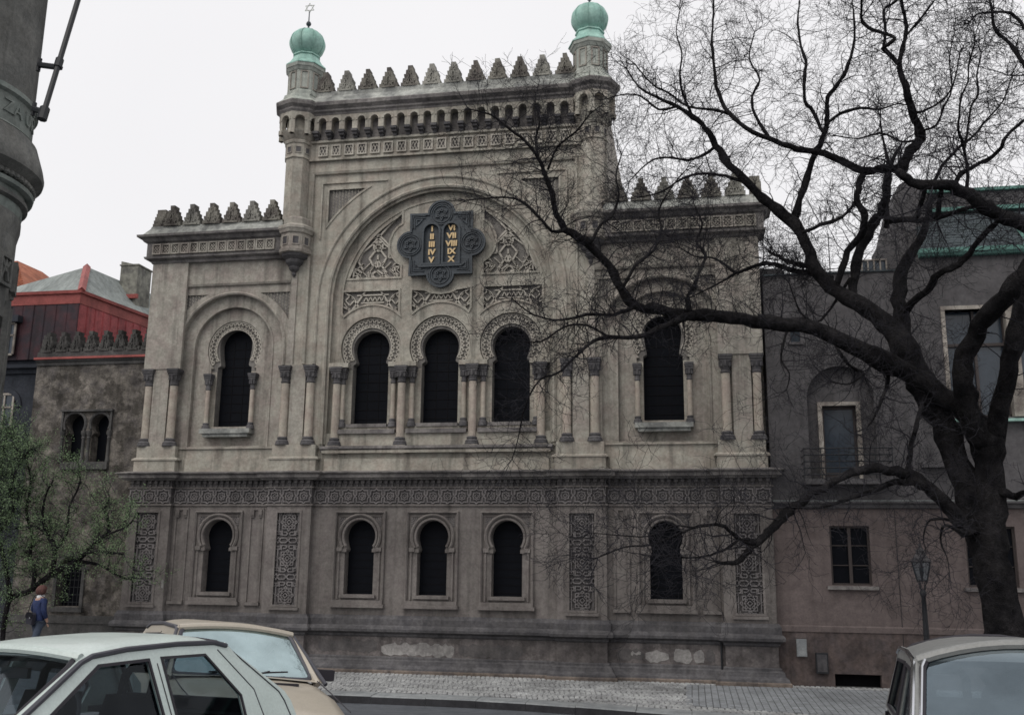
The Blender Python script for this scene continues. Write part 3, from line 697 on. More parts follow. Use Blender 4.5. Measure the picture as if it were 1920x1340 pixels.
# arcade front: lower edge steps up at each niche, so the niches are open below
out = [(-4.05, 13.55), (-4.05, 12.98)]
for x in NC: out += [(x-.125, 12.98)]+[(x-p, z) for p, z in [(q[0], q[1]) for q in arc(0, 13.30, .125, 0, pi, 10)]]+[(x+.125, 12.98)]
out += [(4.05, 12.98), (4.05, 13.55)]
mb = MB(); mb.plate(out[::-1], [], -.34, -.1); mb.build('arcade', M['upper'], syn)
mb = MB()
for x in NC: mb.sweep(arc(x, 13.30, .155, 0, pi, 10), [(-.03, -.34), (-.03, -.365), (.03, -.365), (.03, -.34)], XZ)
mb.build('arcade_moulding', M['upper'], syn)
corb = MB().box(-.095, .095, -.36, 0, -.05, .03).box(-.075, .075, -.30, 0, -.13, -.05).box(-.055, .055, -.2, 0, -.22, -.13).mesh('corbel', M['dark'])
for k in range(20): inst('corbel', corb, syn, (-3.995+NS*k, -.05, 12.97))
TXC = 4.60
def oct_path(r, s):   # cornice line running along the front and out round the corner turret
    return None
mb = MB(); mb.sweep([(-4.25, -.13), (4.25, -.13)], [(-.2, 13.52), (.22, 13.52), (.24, 13.58), (.30, 13.62), (.30, 13.68), (.42, 13.76), (.44, 13.86), (.42, 13.89), (-.2, 13.9)], XY)
mb.build('crown_cornice', M['corn'], syn)
mb = MB(); mb.sweep([(-4.25, -.13), (4.25, -.13)], [(-.6, 13.88), (.40, 13.89), (.16, 14.2), (.16, 14.34), (-.25, 14.34), (-.6, 14.0)], XY); mb.build('parapet_coping', M['cap'], syn)
mb = MB(); mb.box(-4.3, 4.3, -.1, WT, 13.5, 13.9); mb.build('parapet_wall', M['corn'], syn)
# ---- corner turrets with onion domes
for s in (-1, 1):
    c = (s*TXC, 0, 0)
    def OCT(prof, name, mat, c=c, seg=8, sm=False): return MB().lathe(prof, c, seg).build(name, mat, syn, sm)
    cb = (s*4.52, -.16, 0)
    OCT([(.02, 8.38), (.07, 8.46), (.05, 8.52), (.14, 8.6), (.17, 8.66), (.15, 8.7), (.26, 8.80), (.29, 8.86), (.27, 8.9), (.40, 8.98), (.44, 9.08)], 'turret_pendant', M['dark'], cb)
    bx = OCT([(.44, 9.06), (.5, 9.08), (.52, 9.16), (.47, 9.18), (.47, 9.66), (.52, 9.68), (.55, 9.76), (.58, 9.80), (.58, 9.88), (.42, 9.98), (.42, 10.15), (.395, 10.2)], 'turret_bracket', M['upper_side'], cb)
    OCT([(.385, 10.15), (.385, 12.12), (.43, 12.14), (.43, 12.18), (.40, 12.2), (.40, 12.60), (.44, 12.62), (.46, 12.68), (.44, 12.72), (.50, 12.78), (.62, 12.94), (.64, 12.98), (.42, 13.0), (.42, 13.55)], 'turret_shaft', M['upper'], (s*4.62, -.12, 0))
    for k in range(8):       # little sunk squares on bracket and shaft, arches round the top
        an = -pi/2+pi/8+2*pi*k/8
        if sin(an) > .5: continue
        for (r, z, w, h, ccx, cy) in ((.47*cos(pi/8), 9.43, .10, .13, s*4.52, -.16), (.40*cos(pi/8), 12.4, .085, .10, s*4.62, -.12)):
            b = MB(); b.box(-w, w, -.006, .0, -h, h); o = b.build('sunk_square', M['dark'], bx); o.location = (ccx+r*cos(an), cy+r*sin(an), z); o.rotation_euler = (0, 0, an+pi/2)
            b = MB(); b.strap([(-w, -h), (w, -h), (w, h), (-w, h)], .03, 0, .025, True); o = b.build('square_frame', M['upper_side'], bx); o.location = (ccx+r*cos(an), cy+r*sin(an), z); o.rotation_euler = (0, 0, an+pi/2)
        w = .66*sin(pi/8)
        if w: 
            b = MB(); hw = .25; b.plate([(-hw, 13.55), (-hw, 12.98), (-.15, 12.98)]+[(-p, z) for p, z in arc(0, 13.28, .15, 0, pi, 10)]+[(.15, 12.98), (hw, 12.98), (hw, 13.55)], [], 0, .15)
            b.sweep(arc(0, 13.28, .18, 0, pi, 10), [(-.025, 0), (-.025, -.025), (.025, -.025), (.025, 0)], XZ)
            b.box(-hw-.02, -.15, -.02, .25, 12.84, 12.98); b.box(.15, hw+.02, -.02, .25, 12.84, 12.98)
            o = b.build('turret_arch', M['upper'], syn); r = .655*cos(pi/8); o.location = (s*4.62+r*cos(an), -.12+r*sin(an), 0); o.rotation_euler = (0, 0, an+pi/2)
    OCT([(.64, 13.52), (.66, 13.56), (.70, 13.62), (.70, 13.68), (.80, 13.76), (.82, 13.86), (.80, 13.9), (.5, 13.92)], 'turret_cornice', M['corn'], (s*4.62, -.12, 0))
    OCT([(.80, 13.90), (.62, 14.06), (.58, 14.2), (.5, 14.22)], 'turret_coping', M['drum'], (s*4.60, -.12, 0))
    dr = OCT([(.56, 14.18), (.56, 14.3), (.52, 14.34), (.52, 15.0), (.55, 15.02), (.60, 15.10), (.63, 15.12), (.65, 15.22), (.6, 15.26)], 'turret_drum', M['drum'], (s*4.55, -.12, 0))
    for k in range(8):
        an = -pi/2+pi/8+2*pi*k/8
        if sin(an) > .5: continue
        b = MB(); b.strap([(-.11, -.28), (.11, -.28), (.11, .28), (-.11, .28)], .035, 0, .03, True); o = b.build('drum_panel', M['upper_side'], dr); r = .52*cos(pi/8); o.location = (s*4.55+r*cos(an), -.12+r*sin(an), 14.68); o.rotation_euler = (0, 0, an+pi/2)
    dx = s*4.53
    sk_ = OCT([(.66, 15.22), (.66, 15.25), (.53, 15.38), (.45, 15.52), (.41, 15.62), (.45, 15.64), (.45, 15.68), (.36, 15.72)], 'dome_skirt', M['copper'], (dx, -.12, 0))
    d = MB(); prof = []
    for k in range(15):
        t = k/14; an = lerp(-.92, pi/2, t); prof.append((max(.05, .56*cos(an)), 16.13+.5*sin(an)))
    prof[-1] = (.04, 16.62)
    seg = 32; vs = []
    for r, z in prof:
        for i in range(seg):
            a = -pi/2+2*pi*i/seg; f = 1-.05*abs(cos(4*(a)))**6*0; lobe = 1+.06*abs(sin(4*a))-.04; vs.append((dx+r*lobe*cos(a), -.12+r*lobe*sin(a), z))
    fs = [(k*seg+i, k*seg+(i+1) % seg, (k+1)*seg+(i+1) % seg, (k+1)*seg+i) for k in range(len(prof)-1) for i in range(seg)]
    d.add(vs, fs); dm_ = d.build('dome', M['copper'], syn, 'all')
    rb = MB()
    for i in range(8):
        a = -pi/2+2*pi*i/8; rb.tube([(dx+r*1.0*cos(a), -.12+r*1.0*sin(a), z) for r, z in prof], .012, 5)
    rb.build('dome_seam', M['copper'], dm_, True)
    OCT([(.09, 16.58), (.05, 16.66), (.03, 16.70), (.03, 16.78), (.07, 16.81), (.085, 16.86), (.06, 16.92), (.02, 16.95), (.016, 17.3)], 'finial', M['bronze'], (dx, -.12, 0), 10, True)
    st = MB()
    for t in (0, pi/3*1): 
        tri_ = [(dx+.17*cos(pi/2+t+2*pi*k/3), 17.43+.17*sin(pi/2+t+2*pi*k/3)) for k in range(3)]
        st.strap(tri_, .014, -.10, .02, True)
    st.build('star', M['drum'], syn)
# ---- bronze tablet plaque
S_, LR, cz = .95, .40, 9.31
out = []
for k in range(4):
    a = k*pi/2-pi/2      # bottom, right, top, left
    c_ = (S_*cos(a)*.99, S_*sin(a)*.99); t = (-sin(a), cos(a))
    corner = (S_*(cos(a)-t[0]), S_*(sin(a)-t[1])); out.append((corner[0], cz+corner[1]))
    for q in range(13):
        b = a-pi/2+pi*q/12; out.append((c_[0]+LR*cos(b), cz+c_[1]+LR*sin(b)))
mb = MB()
TAB = [(-.30, .26), (.31, .26)]
holes = [[(x-w, 8.68), (x+w, 8.68)]+arc(x, 9.70, w, 0, pi, 12) for x, w in TAB]
mb.plate(out, holes, .10, .25); plq = mb.build('tablet_plaque', M['bronze'], syn)
g = MB()
for h in holes: g.plate(h, [], .17, .25)
g.build('tablet', M['bronze'], plq)
g = MB()
g.sweep(out, [(-.03, .10), (-.03, .05), (.03, .05), (.03, .10)], XZ, closed=True)
for h in holes: g.sweep(h, [(-.03, .10), (-.03, .04), (.03, .04), (.03, .10)], XZ, closed=True)
for k in range(4):
    a = k*pi/2; lx, lz = .93*cos(a), cz+.93*sin(a)
    if k != 1: lx, lz = (lx*1.02, lz) if k in (0, 2) else (lx, lz-.05)
    for r in (.27, .33): g.sweep([(lx+r*cos(q), lz+r*sin(q)) for q in [2*pi*i/20 for i in range(20)]], [(-.014, .10), (-.014, .06), (.014, .06), (.014, .10)], XZ, closed=True)
    for t in (0, pi/3): g.strap([(lx+.19*cos(pi/2+t+2*pi*i/3), lz+.19*sin(pi/2+t+2*pi*i/3)) for i in range(3)], .03, .10, .045, True)
for sx in (-1, 1):
    for sz in (-1, 1):
        for w in (.06, .12): g.strap([(sx*.5, cz+sz*(S_-w)), (sx*(S_-w), cz+sz*(S_-w)), (sx*(S_-w), cz+sz*.5)], .025, .10, .04)
        g.strap([(sx*.6, cz+sz*.78), (sx*.78, cz+sz*.78), (sx*.78, cz+sz*.6), (sx*.68, cz+sz*.68)], .03, .10, .04, True)
g.box(-.66, .66, .03, .1, 8.58, 8.64)
g.build('plaque_ornament', M['bronze'], plq)
for x, col_ in ((-.30, ('I', 'II', 'III', 'IV', 'V')), (.31, ('VI', 'VII', 'VIII', 'IX', 'X'))):
    for k, tx in enumerate(col_):
        me = text_mesh(tx, .235, .02, M['gold'], 'CENTER', .010); o = inst('numeral', me, plq, (x, .15, 9.80-.245*k), (pi/2, 0, 0)); o.scale = (1.12, 1.0, 1)
# ---- thin roof mast
MB().tube([(1.6, 4.5, 13.9), (1.6, 4.5, 17.8)], .014, 5).build('antenna_mast', M['iron'], syn)
# ================================================================== GROUND
def sheet(name, xs, ys, zf, mat, kind='structure'):
    vs = [(x, y, zf(x, y)) for y in ys for x in xs]; n = len(xs)
    fs = [(j*n+i, j*n+i+1, (j+1)*n+i+1, (j+1)*n+i) for j in range(len(ys)-1) for i in range(n-1)]
    return tag(MB().add(vs, fs).build(name, mat, None, 'all'), kind=kind)
xs = [-400, -120, -60, -40]+[-30+2*k for k in range(41)]+[60, 120, 400]
ys = [-400, -100, -60, -40]+[-34+1*k for k in range(30)]+[-4.2]
sheet('road', xs, ys, ground, M['asphalt'])
KY = [(-60, -4.45), (-1.3, -4.35), (1.5, -4.4), (3, -4.5), (4.9, -4.95), (6, -5.25), (8, -5.7), (12, -6.6), (20, -8.2), (60, -16)]
def kerb_y(x): return table(KY, x)
WB = -3.0
def pave_z(x, y): return lerp(WB-.03, -3.07, min(1.3, y/-4.4))+rise(x)
gx = [-400, -120, -60]+[-40+1.0*k for k in range(101)]+[120, 400]
vs = []; fs = []
for x in gx:
    ky = kerb_y(x)
    vs += [(x, 12, WB-.02+rise(x)), (x, .4, WB-.02+rise(x)), (x, 0, pave_z(x, 0)), (x, ky*.5, pave_z(x, ky*.5)), (x, ky+.06, pave_z(x, ky)), (x, ky+.05, -3.3)]
for i in range(len(gx)-1):
    for k in range(5): fs.append((i*6+k, (i+1)*6+k, (i+1)*6+k+1, i*6+k+1))
pav = tag(MB().add(vs, fs).build('pavement', M['joint']), kind='structure')
tag(MB().add([(-400, 11.9, WB-.3), (400, 11.9, WB-.3), (400, 400, WB-.3), (-400, 400, WB-.3)], [(0, 1, 2, 3)]).build('ground', M['asphalt']), kind='structure')
# kerb stones
kr = thing('kerb', 'row of broad pale granite kerb stones along the street edge of the cobbled pavement', 'kerb', (0, -4.4, -3.2))
kr['kind'] = 'structure'; del kr['category']
x = -14.0; rr = random.Random(4)
while x < 22:
    L = rr.uniform(.95, 1.35); a, b = x+.006, x+L-.006; ya, yb = kerb_y(a), kerb_y(b); W = .62 if True else .3
    z = -3.055+rise(x+.5)+rr.uniform(-.006, .006); h = .025
    q = MB(); pr = [(0, -3.4), (0, z-h), (h, z), (W, z+.004), (W, -3.4)]
    V = []
    for (xx, yy) in ((a, ya), (b, yb)): V += [(xx, yy+o, zz) for o, zz in pr]
    q.add(V, [(0, 1, 6, 5), (1, 2, 7, 6), (2, 3, 8, 7), (3, 4, 9, 8), (0, 4, 3, 2, 1), (5, 6, 7, 8, 9)])
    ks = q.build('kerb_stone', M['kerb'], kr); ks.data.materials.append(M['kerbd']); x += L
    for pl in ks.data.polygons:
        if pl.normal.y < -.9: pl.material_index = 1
# cobbles: real little blocks, one mass
rr = random.Random(11); q = MB()
def stone_block(cx, cy, w, d, z, rz=0.0):
    h = .022+rr.uniform(0, .01); c, s = cos(rz), sin(rz); t = .7
    P = []
    for k, zz in ((1, -.02), (1, h*.5), (t, h)):
        for sx, sy in ((-1, -1), (1, -1), (1, 1), (-1, 1)):
            x, y = sx*w/2*k, sy*d/2*k; P.append((cx+x*c-y*s, cy+x*s+y*c, z+zz))
    q.add(P, [(0, 1, 5, 4), (1, 2, 6, 5), (2, 3, 7, 6), (3, 0, 4, 7), (4, 5, 9, 8), (5, 6, 10, 9), (6, 7, 11, 10), (7, 4, 8, 11), (8, 9, 10, 11)])
def in_tiles(x, y): return x > 6.9+(y+.9)*-.05 and -.55 > y > kerb_y(x)+1.25
x = -14.0; row = 0
while x < 16.5:
    y = -.2; ky = kerb_y(x)
    while y > ky+.66:
        if not in_tiles(x, y):
            stone_block(x+.05*sin(y*6)+rr.uniform(-.008, .008), y+rr.uniform(-.008, .008), .105+rr.uniform(-.012, .012), .10+rr.uniform(-.012, .012), pave_z(x, y), rr.uniform(-.12, .12))
        y -= .122
    x += .125; row += 1
o = q.build('cobble', M['cobble'], pav, fix=False); tag(o, kind='stuff')
# darker concrete tiles on the right
tl = MB().add([(-.07, -.07, -.03), (.07, -.07, -.03), (.07, .07, -.03), (-.07, .07, -.03), (-.07, -.07, .014), (.07, -.07, .014), (.07, .07, .014), (-.07, .07, .014), (-.058, -.058, .022), (.058, -.058, .022), (.058, .058, .022), (-.058, .058, .022)],
     [(0, 1, 5, 4), (1, 2, 6, 5), (2, 3, 7, 6), (3, 0, 4, 7), (4, 5, 9, 8), (5, 6, 10, 9), (6, 7, 11, 10), (7, 4, 8, 11), (8, 9, 10, 11)]).mesh('paving_tile', M['tile'])
tl2 = MB(); spots = []
x = 7.0
while x < 14.6:
    y = -.7
    while y > kerb_y(x)+1.35: spots.append((x, y)); y -= .152
    x += .152
spots.sort(key=lambda p: (p[0] > 12.4, p[1]))
for k, (x, y) in enumerate(spots):
    if k < 296: inst('paving_tile', tl, pav, (x, y, pave_z(x, y)+rr.uniform(0, .006)), (0, 0, rr.uniform(-.03, .03)))
    else:
        z = pave_z(x, y)+rr.uniform(0, .006); tl2.add([(vv.co.x+x, vv.co.y+y, vv.co.z+z) for vv in tl.vertices], [tuple(pp.vertices) for pp in tl.polygons])
tag(tl2.build('paving_tile', M['tile'], pav, fix=False), kind='stuff')
# ================================================================== ANNEX, left
AY = .5
ann = thing('annex_building', 'low weathered annex with peeling plaster, twin keyhole windows and a row of stepped merlons', 'building', (-11.4, AY, -3.05))
AX0, AX1 = -13.38, -9.25
def twin(c, w): return horseshoe(c, 4.08, w+.03, 3.80, w, 2.90, w*.78, 18)
lw_ = archshape(-11.46, -.38, .40, -1.46, 14)
mb = MB(); mb.plate(rect(AX0, AX1, -3.1, 6.1), [twin(-11.81, .30), twin(-10.93, .27), lw_], AY, AY+.7); mb.build('wall', M['annex'], ann)
MB().box(AX0, AX1, AY+.7, AY+3.2, -3.1, 6.1).build('annex_body', M['annex'], ann)
for c, w in ((-11.81, .30), (-10.93, .27)):
    q = MB(); q.plate(twin(c, w), [], AY+.35, AY+.38, back=True); q.build('window', M['void'], ann)
    q = MB(); q.sweep(arc(c, 4.08, w+.08, -.5, pi+.5, 18), [(-.04, AY), (-.04, AY-.04), (.0, AY-.06), (.04, AY-.03), (.04, AY)], XZ); q.build('window_arch', M['annexm'], ann)
for x in (-12.20, -11.46, -11.28, -10.58):
    q = MB(); q.lathe([(.07, 2.88), (.07, 2.95), (.05, 3.0), (.048, 3.6), (.07, 3.64), (.05, 3.68), (.09, 3.78), (.09, 3.86)], (x, AY-.02, 0), 10); q.build('column', M['annexm'], ann, True)
q = MB(); q.box(-12.28, -10.5, AY-.12, AY, 4.47, 4.53); q.box(-12.26, -12.2, AY-.08, AY, 3.8, 4.47); q.box(-10.58, -10.52, AY-.08, AY, 3.8, 4.47); q.build('label_moulding', M['annexm'], ann)
q = MB(); q.box(-12.12, -10.52, AY-.12, AY+.3, 2.66, 2.88); q.build('window_sill', M['annexm'], ann)
q = MB(); q.plate(lw_, [], AY+.3, AY+.33, back=True); w_ = q.build('window', M['void'], ann)
q = MB()
for k in range(6): q.box(-11.86+.14*k, -11.845+.14*k, AY+.2, AY+.215, -1.46, -.1+.0*k)
for k in range(6): q.box(-11.86, -11.06, AY+.2, AY+.214, -1.35+.22*k, -1.335+.22*k)
q.build('window_grille', M['iron'], w_)
q = MB(); q.box(-12.0, -10.92, AY-.1, AY, -1.62, -1.48); q.sweep([(-11.0, -1.46), (-11.0, -.38)]+arc(-11.46, -.38, .46, 0, pi, 12)+[(-11.92, -1.46)], [(-.05, AY), (-.05, AY-.05), (.05, AY-.05), (.05, AY)], XZ); q.build('window_surround', M['annexm'], ann)
q = MB(); q.box(AX0, AX1, AY-.10, AY+.4, 6.1, 6.16); q.box(AX0, AX1, AY-.05, AY, 5.98, 6.1); q.build('cornice', M['annexm'], ann)
q = MB(); q.box(AX0-.03, AX1, AY-.16, AY+.4, 6.16, 6.23); q.build('coping_flashing', M['redt'], ann)
MB().box(AX0, AX1, AY-.04, AY+.3, 6.23, 6.42).build('parapet', M['annexm'], ann)
amer = merlon_mesh(.47, .66, 'merlon', 21); amer.materials.clear(); amer.materials.append(M['mer2'])
for k in range(8): inst('merlon', amer, ann, (-13.05+.5*k, AY+.1, 6.41), (random.uniform(-.04, .04), 0, random.uniform(-.06, .06)))
inst('merlon', amer, ann, (-13.33, AY+.4, 6.41), (0, 0, pi/2))
q = MB(); q.box(AX0, AX1, AY-.08, AY, -1.95, -1.72); q.box(AX0, AX1, AY-.05, AY, -3.1, -1.95); q.build('plinth', M['annexm'], ann)
# ================================================================== dark house with the red mansard, further left
HY = 4.5; HC = (-14.76, HY); EV = 9.65
hs = thing('mansard_house', 'dark blue-grey corner house with a red sheet metal mansard and hipped slate roof', 'house', (-20, HY, -3.05))
dr = Vector((-14.41+14.76, 8.31-4.46)).normalized(); RF = (HC[0]+dr.x*7, HC[1]+dr.y*7)
wc = (-15.15, HY+.25)
q = MB(); q.add([(-32, HY+.25, -3.1), (wc[0], HY+.25, -3.1), (RF[0]-.4, RF[1], -3.1), (-32, 14, -3.1), (-32, HY+.25, 6.85), (wc[0], HY+.25, 6.85), (RF[0]-.4, RF[1], 6.85), (-32, 14, 6.85)], [(0, 1, 5, 4), (1, 2, 6, 5), (2, 3, 7, 6), (3, 0, 4, 7), (4, 5, 6, 7)])
q.build('wall', M['house'], hs)
q = MB(); q.sweep([(-32, HY+.25), (wc[0], HY+.25), (RF[0]-.4, RF[1])], [(-.1, 6.6), (.1, 6.62), (.14, 6.75), (.3, 6.8), (.32, 6.92), (-.1, 6.95)], XY); q.build('cornice', M['house'], hs)
q = MB(); q.sweep([(-32, HY+.25), (wc[0], HY+.25), (RF[0]-.4, RF[1])], [(-.1, 6.95), (.12, 6.95), (.12, 7.15), (-.1, 7.18)], XY); q.build('eaves_board', M['house'], hs)
# mansard slope, built panel by panel (standing-seam sheets)
def sheetrun(p0, p1, z0, z1, lean, n, mats, seed):
    a, b = Vector((p0[0], p0[1])), Vector((p1[0], p1[1])); d = (b-a).normalized(); nrm = Vector((d.y, -d.x)); rr = random.Random(seed)
    for k in range(n):
        u0, u1 = a+(b-a)*(k/n), a+(b-a)*((k+1)/n); mt = mats[rr.choice(range(len(mats)))] if len(mats) > 1 else mats[0]
        off = rr.uniform(0, .012); q = MB()
        lo0, lo1 = u0+nrm*(off+.02), u1+nrm*(off+.02); hi0, hi1 = u0-nrm*(lean-off), u1-nrm*(lean-off)
        q.add([(lo0.x, lo0.y, z0), (lo1.x, lo1.y, z0), (hi1.x, hi1.y, z1), (hi0.x, hi0.y, z1)]+[(p.x-nrm.x*.05, p.y-nrm.y*.05, z) for p, z in ((lo0, z0), (lo1, z0), (hi1, z1), (hi0, z1))], [(0, 1, 2, 3), (0, 4, 5, 1), (1, 5, 6, 2), (2, 6, 7, 3), (3, 7, 4, 0)])
        pn = q.build('roof_panel', mt, hs)
        q = MB(); q.tube([(lo1.x, lo1.y, z0), (hi1.x, hi1.y, z1)], .025, 4); q.build('seam', mt, pn)
sheetrun((-20.9, HY), (wc[0]+.25, HY), 7.1, 9.2, .0, 13, [M['redd'], M['redd'], M['redm'], M['redd']], 5)
sheetrun((wc[0]+.25, HY), (RF[0], RF[1]), 7.1, 9.2, .0, 16, [M['redm']], 6)
q = MB(); q.sweep([(-32, HY), (wc[0]+.25, HY), (RF[0], RF[1])], [(-.2, 9.18), (.03, 9.18), (.06, 9.55), (-.2, 9.6)], XY); q.build('mansard_band', M['redt'], hs)
q = MB(); q.sweep([(-32, HY), (wc[0]+.25, HY), (RF[0], RF[1])], [(-.2, 9.55), (.14, 9.55), (.16, 9.66), (-.2, 9.72)], XY); q.build('gutter', M['redt'], hs)
C0 = Vector((wc[0]+.35, HY-.1, EV)); AP = Vector((-15.79, 6.0, 11.09)); L1 = Vector((-23.5, 9.5, 11.05)); LE = Vector((-32, HY-.1, EV)); RE = Vector((RF[0]+.1, RF[1], EV)); RB = Vector((-15.79+dr.x*7, 6+dr.y*7, 11.09))
q = MB(); q.add([LE, C0, AP, L1, (-32, 12, 11.0)], [(0, 1, 2, 3, 4)]); q.build('roof_slope', M['slate'], hs)
q = MB(); q.add([C0, RE, RB, AP], [(0, 1, 2, 3)]); q.build('roof_slope', M['slate'], hs)
q = MB(); q.tube([C0, AP], .14, 4); q.build('hip_flashing', M['redt'], hs)
q = MB(); q.add([(-15.5, 7.8, 9.9), (-14.72, 7.8, 9.9), (-14.72, 8.8, 9.9), (-15.5, 8.8, 9.9), (-15.5, 7.8, 11.86), (-14.72, 7.8, 11.66), (-14.72, 8.8, 11.66), (-15.5, 8.8, 11.86)], [(0, 1, 5, 4), (1, 2, 6, 5), (2, 3, 7, 6), (3, 0, 4, 7), (4, 5, 6, 7)]); ch = q.build('chimney', M['chim'], hs)
q = MB(); q.box(-15.54, -14.68, 7.76, 8.86, 11.66, 11.71); q.build('chimney_cap', M['chim'], ch)
q = MB(); q.box(-15.6, -14.6, 7.7, 7.8, 10.25, 10.42); q.build('chimney_flashing', M['redt'], ch)
# white sash window in the mansard and the arched one below
def sash(c, z0, z1, w, y, name='window', arch=False):
    q = MB(); q.box(c-w, c+w, y-.02, y+.05, z0, z1); wv = q.build(name, M['bglass'], hs)
    q = MB(); t = .055
    for a, b_, e, f in ((c-w-t, c-w+.02, z0, z1), (c+w-.02, c+w+t, z0, z1), (c-w, c+w, z0-t, z0+.02), (c-w, c+w, z1-.02, z1+t), (c-.03, c+.03, z0, z1), (c-w, c+w, z0+(z1-z0)*.62-.03, z0+(z1-z0)*.62+.03)): q.box(a, b_, y-.07, y-.021, e, f)
    q.build('window_frame', M['trimstone'], wv)
sash(-17.55, 7.3, 8.45, .22, HY-.12)
q = MB(); q.box(-17.95, -17.15, HY-.3, HY+.1, 8.5, 8.75); q.build('dormer_hood', M['house'], hs)
sash(-17.7, 4.6, 5.85, .35, HY+.25)
q = MB(); q.sweep(arc(-17.7, 5.4, .62, 0, pi, 16), [(-.09, HY+.25), (-.09, HY+.17), (.09, HY+.17), (.09, HY+.25)], XZ); q.build('window_arch', M['house'], hs)
# tiled roof behind it
TH0 = len(COL.objects); th = thing('tiled_house', 'pale house with an orange tiled roof peeping out behind the red mansard', 'house', (-26, 13, -3.05))
q = MB(); q.box(-33, -22.95, 13.4, 20, -3.1, 12.75); q.build('wall', M['annex'], th)
q = MB(); q.box(-33, -22.8, 13.2, 13.4, 12.65, 12.85); q.build('eaves_board', M['trimstone'], th)
rt = MB(); rt.add([(-33, 13.0, 12.8), (-22.7, 13.0, 12.8), (-25.6, 16, 15.2), (-33, 16, 15.2)], [(0, 1, 2, 3)]); rt.add([(-22.7, 13.0, 12.8), (-22.7, 20, 12.8), (-25.6, 18, 15.2), (-25.6, 16, 15.2)], [(0, 1, 2, 3)]); ro = rt.build('roof', M['tiles'], th)
q = MB()
for k in range(14):
    t = k/14; y = 13+3*t; z = 12.8+2.4*t; q.tube([(-33, y-.02, z+.02), (-22.7-2.9*t, y-.02, z+.02)], .04, 4)
o = q.build('tile_course', M['tiles'], ro); tag(o, kind='stuff')
th.location = (-27.15, 13, -3.3)
# ================================================================== BUILDING ON THE RIGHT
rb = thing('apartment_building', 'grey rendered building with brown ground floor, balcony door in an arched recess and slate roof', 'building', (15, 0, -3.05))
RX0 = 9.3
bd = [(10.72, 2.3), (11.60, 2.3), (11.60, 4.20), (10.72, 4.20)]
rec = [(10.33, 2.2), (12.06, 2.2), (12.06, 4.4)]+arc(11.195, 4.4, .865, 0, pi, 18)[1:-1]+[(10.33, 4.4)]
bigw = rect(14.0, 17.3, 3.82, 6.72); smw = rect(9.98, 10.24, 5.95, 6.5)
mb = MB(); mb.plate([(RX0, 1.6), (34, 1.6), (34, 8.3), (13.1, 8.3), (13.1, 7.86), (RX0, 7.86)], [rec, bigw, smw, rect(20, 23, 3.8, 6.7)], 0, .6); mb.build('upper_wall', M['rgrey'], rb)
mb = MB(); mb.plate(rec, [bd], .22, .6); mb.build('arched_recess', M['rgrey'], rb)
MB().box(RX0, 34, .6, 12, -3.1, 7.84).build('building_body', M['rgrey'], rb)
lws = [rect(10.72, 11.72, -.51, 1.0), rect(14.05, 15.25, -.51, 1.0), rect(17.5, 18.6, -.51, 1.0), rect(10.66, 11.79, -3.05, -2.71)]
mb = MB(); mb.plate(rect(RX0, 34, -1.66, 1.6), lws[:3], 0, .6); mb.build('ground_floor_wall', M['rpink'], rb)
mb = MB(); mb.plate(rect(RX0, 34, -3.2, -1.66), [lws[3]], -.03, .6); mb.build('plinth', M['rpinkd'], rb)
q = MB(); q.plate(lws[3], [], .2, .24, back=True); q.build('cellar_opening', M['void2'], rb)
mb = MB(); mb.sweep([(RX0, 0), (34, 0)], [(-.05, 1.44), (.10, 1.46), (.13, 1.56), (.22, 1.58), (.22, 1.63), (-.05, 1.68)], XY); mb.build('string_course', M['rgrey'], rb)
MB().box(RX0, 34, -.23, .0, 1.631, 1.65).build('course_flashing', M['slate'], rb)
mb = MB(); mb.sweep([(RX0, 0), (34, 0)], [(-.05, -1.69), (.06, -1.69), (.06, -1.56), (.03, -1.53), (-.05, -1.52)], XY); mb.build('plinth_course', M['rpink'], rb)
for (a, z0), _, (b_, z1), _ in lws[:3]:
    g = MB(); g.box(a, b_, .14, .16, z0, z1); wv = g.build('window', M['void'], rb)
    f = MB(); t = .05
    for x0, x1, e, h in ((a, a+t, z0, z1), (b_-t, b_, z0, z1), (a+t, b_-t, z0, z0+t), (a+t, b_-t, z1-t, z1), ((a+b_)/2-.04, (a+b_)/2+.04, z0+t, z1-t)): f.box(x0, x1, .08, .139, e, h)
    for k in (1, 2):
        z = z0+(z1-z0)*k/3; f.box(a+t, (a+b_)/2-.04, .10, .139, z-.012, z+.012); f.box((a+b_)/2+.04, b_-t, .10, .139, z-.012, z+.012)
    f.build('window_frame', plain('dark_brown_paint', (.05, .04, .038), .6) if 'dark_brown_paint' not in bpy.data.materials else bpy.data.materials['dark_brown_paint'], wv)
    s_ = MB(); s_.box(a-.12, b_+.14, -.12, .1, z0-.11, z0-.02); s_.build('window_sill', M['corn'], rb)
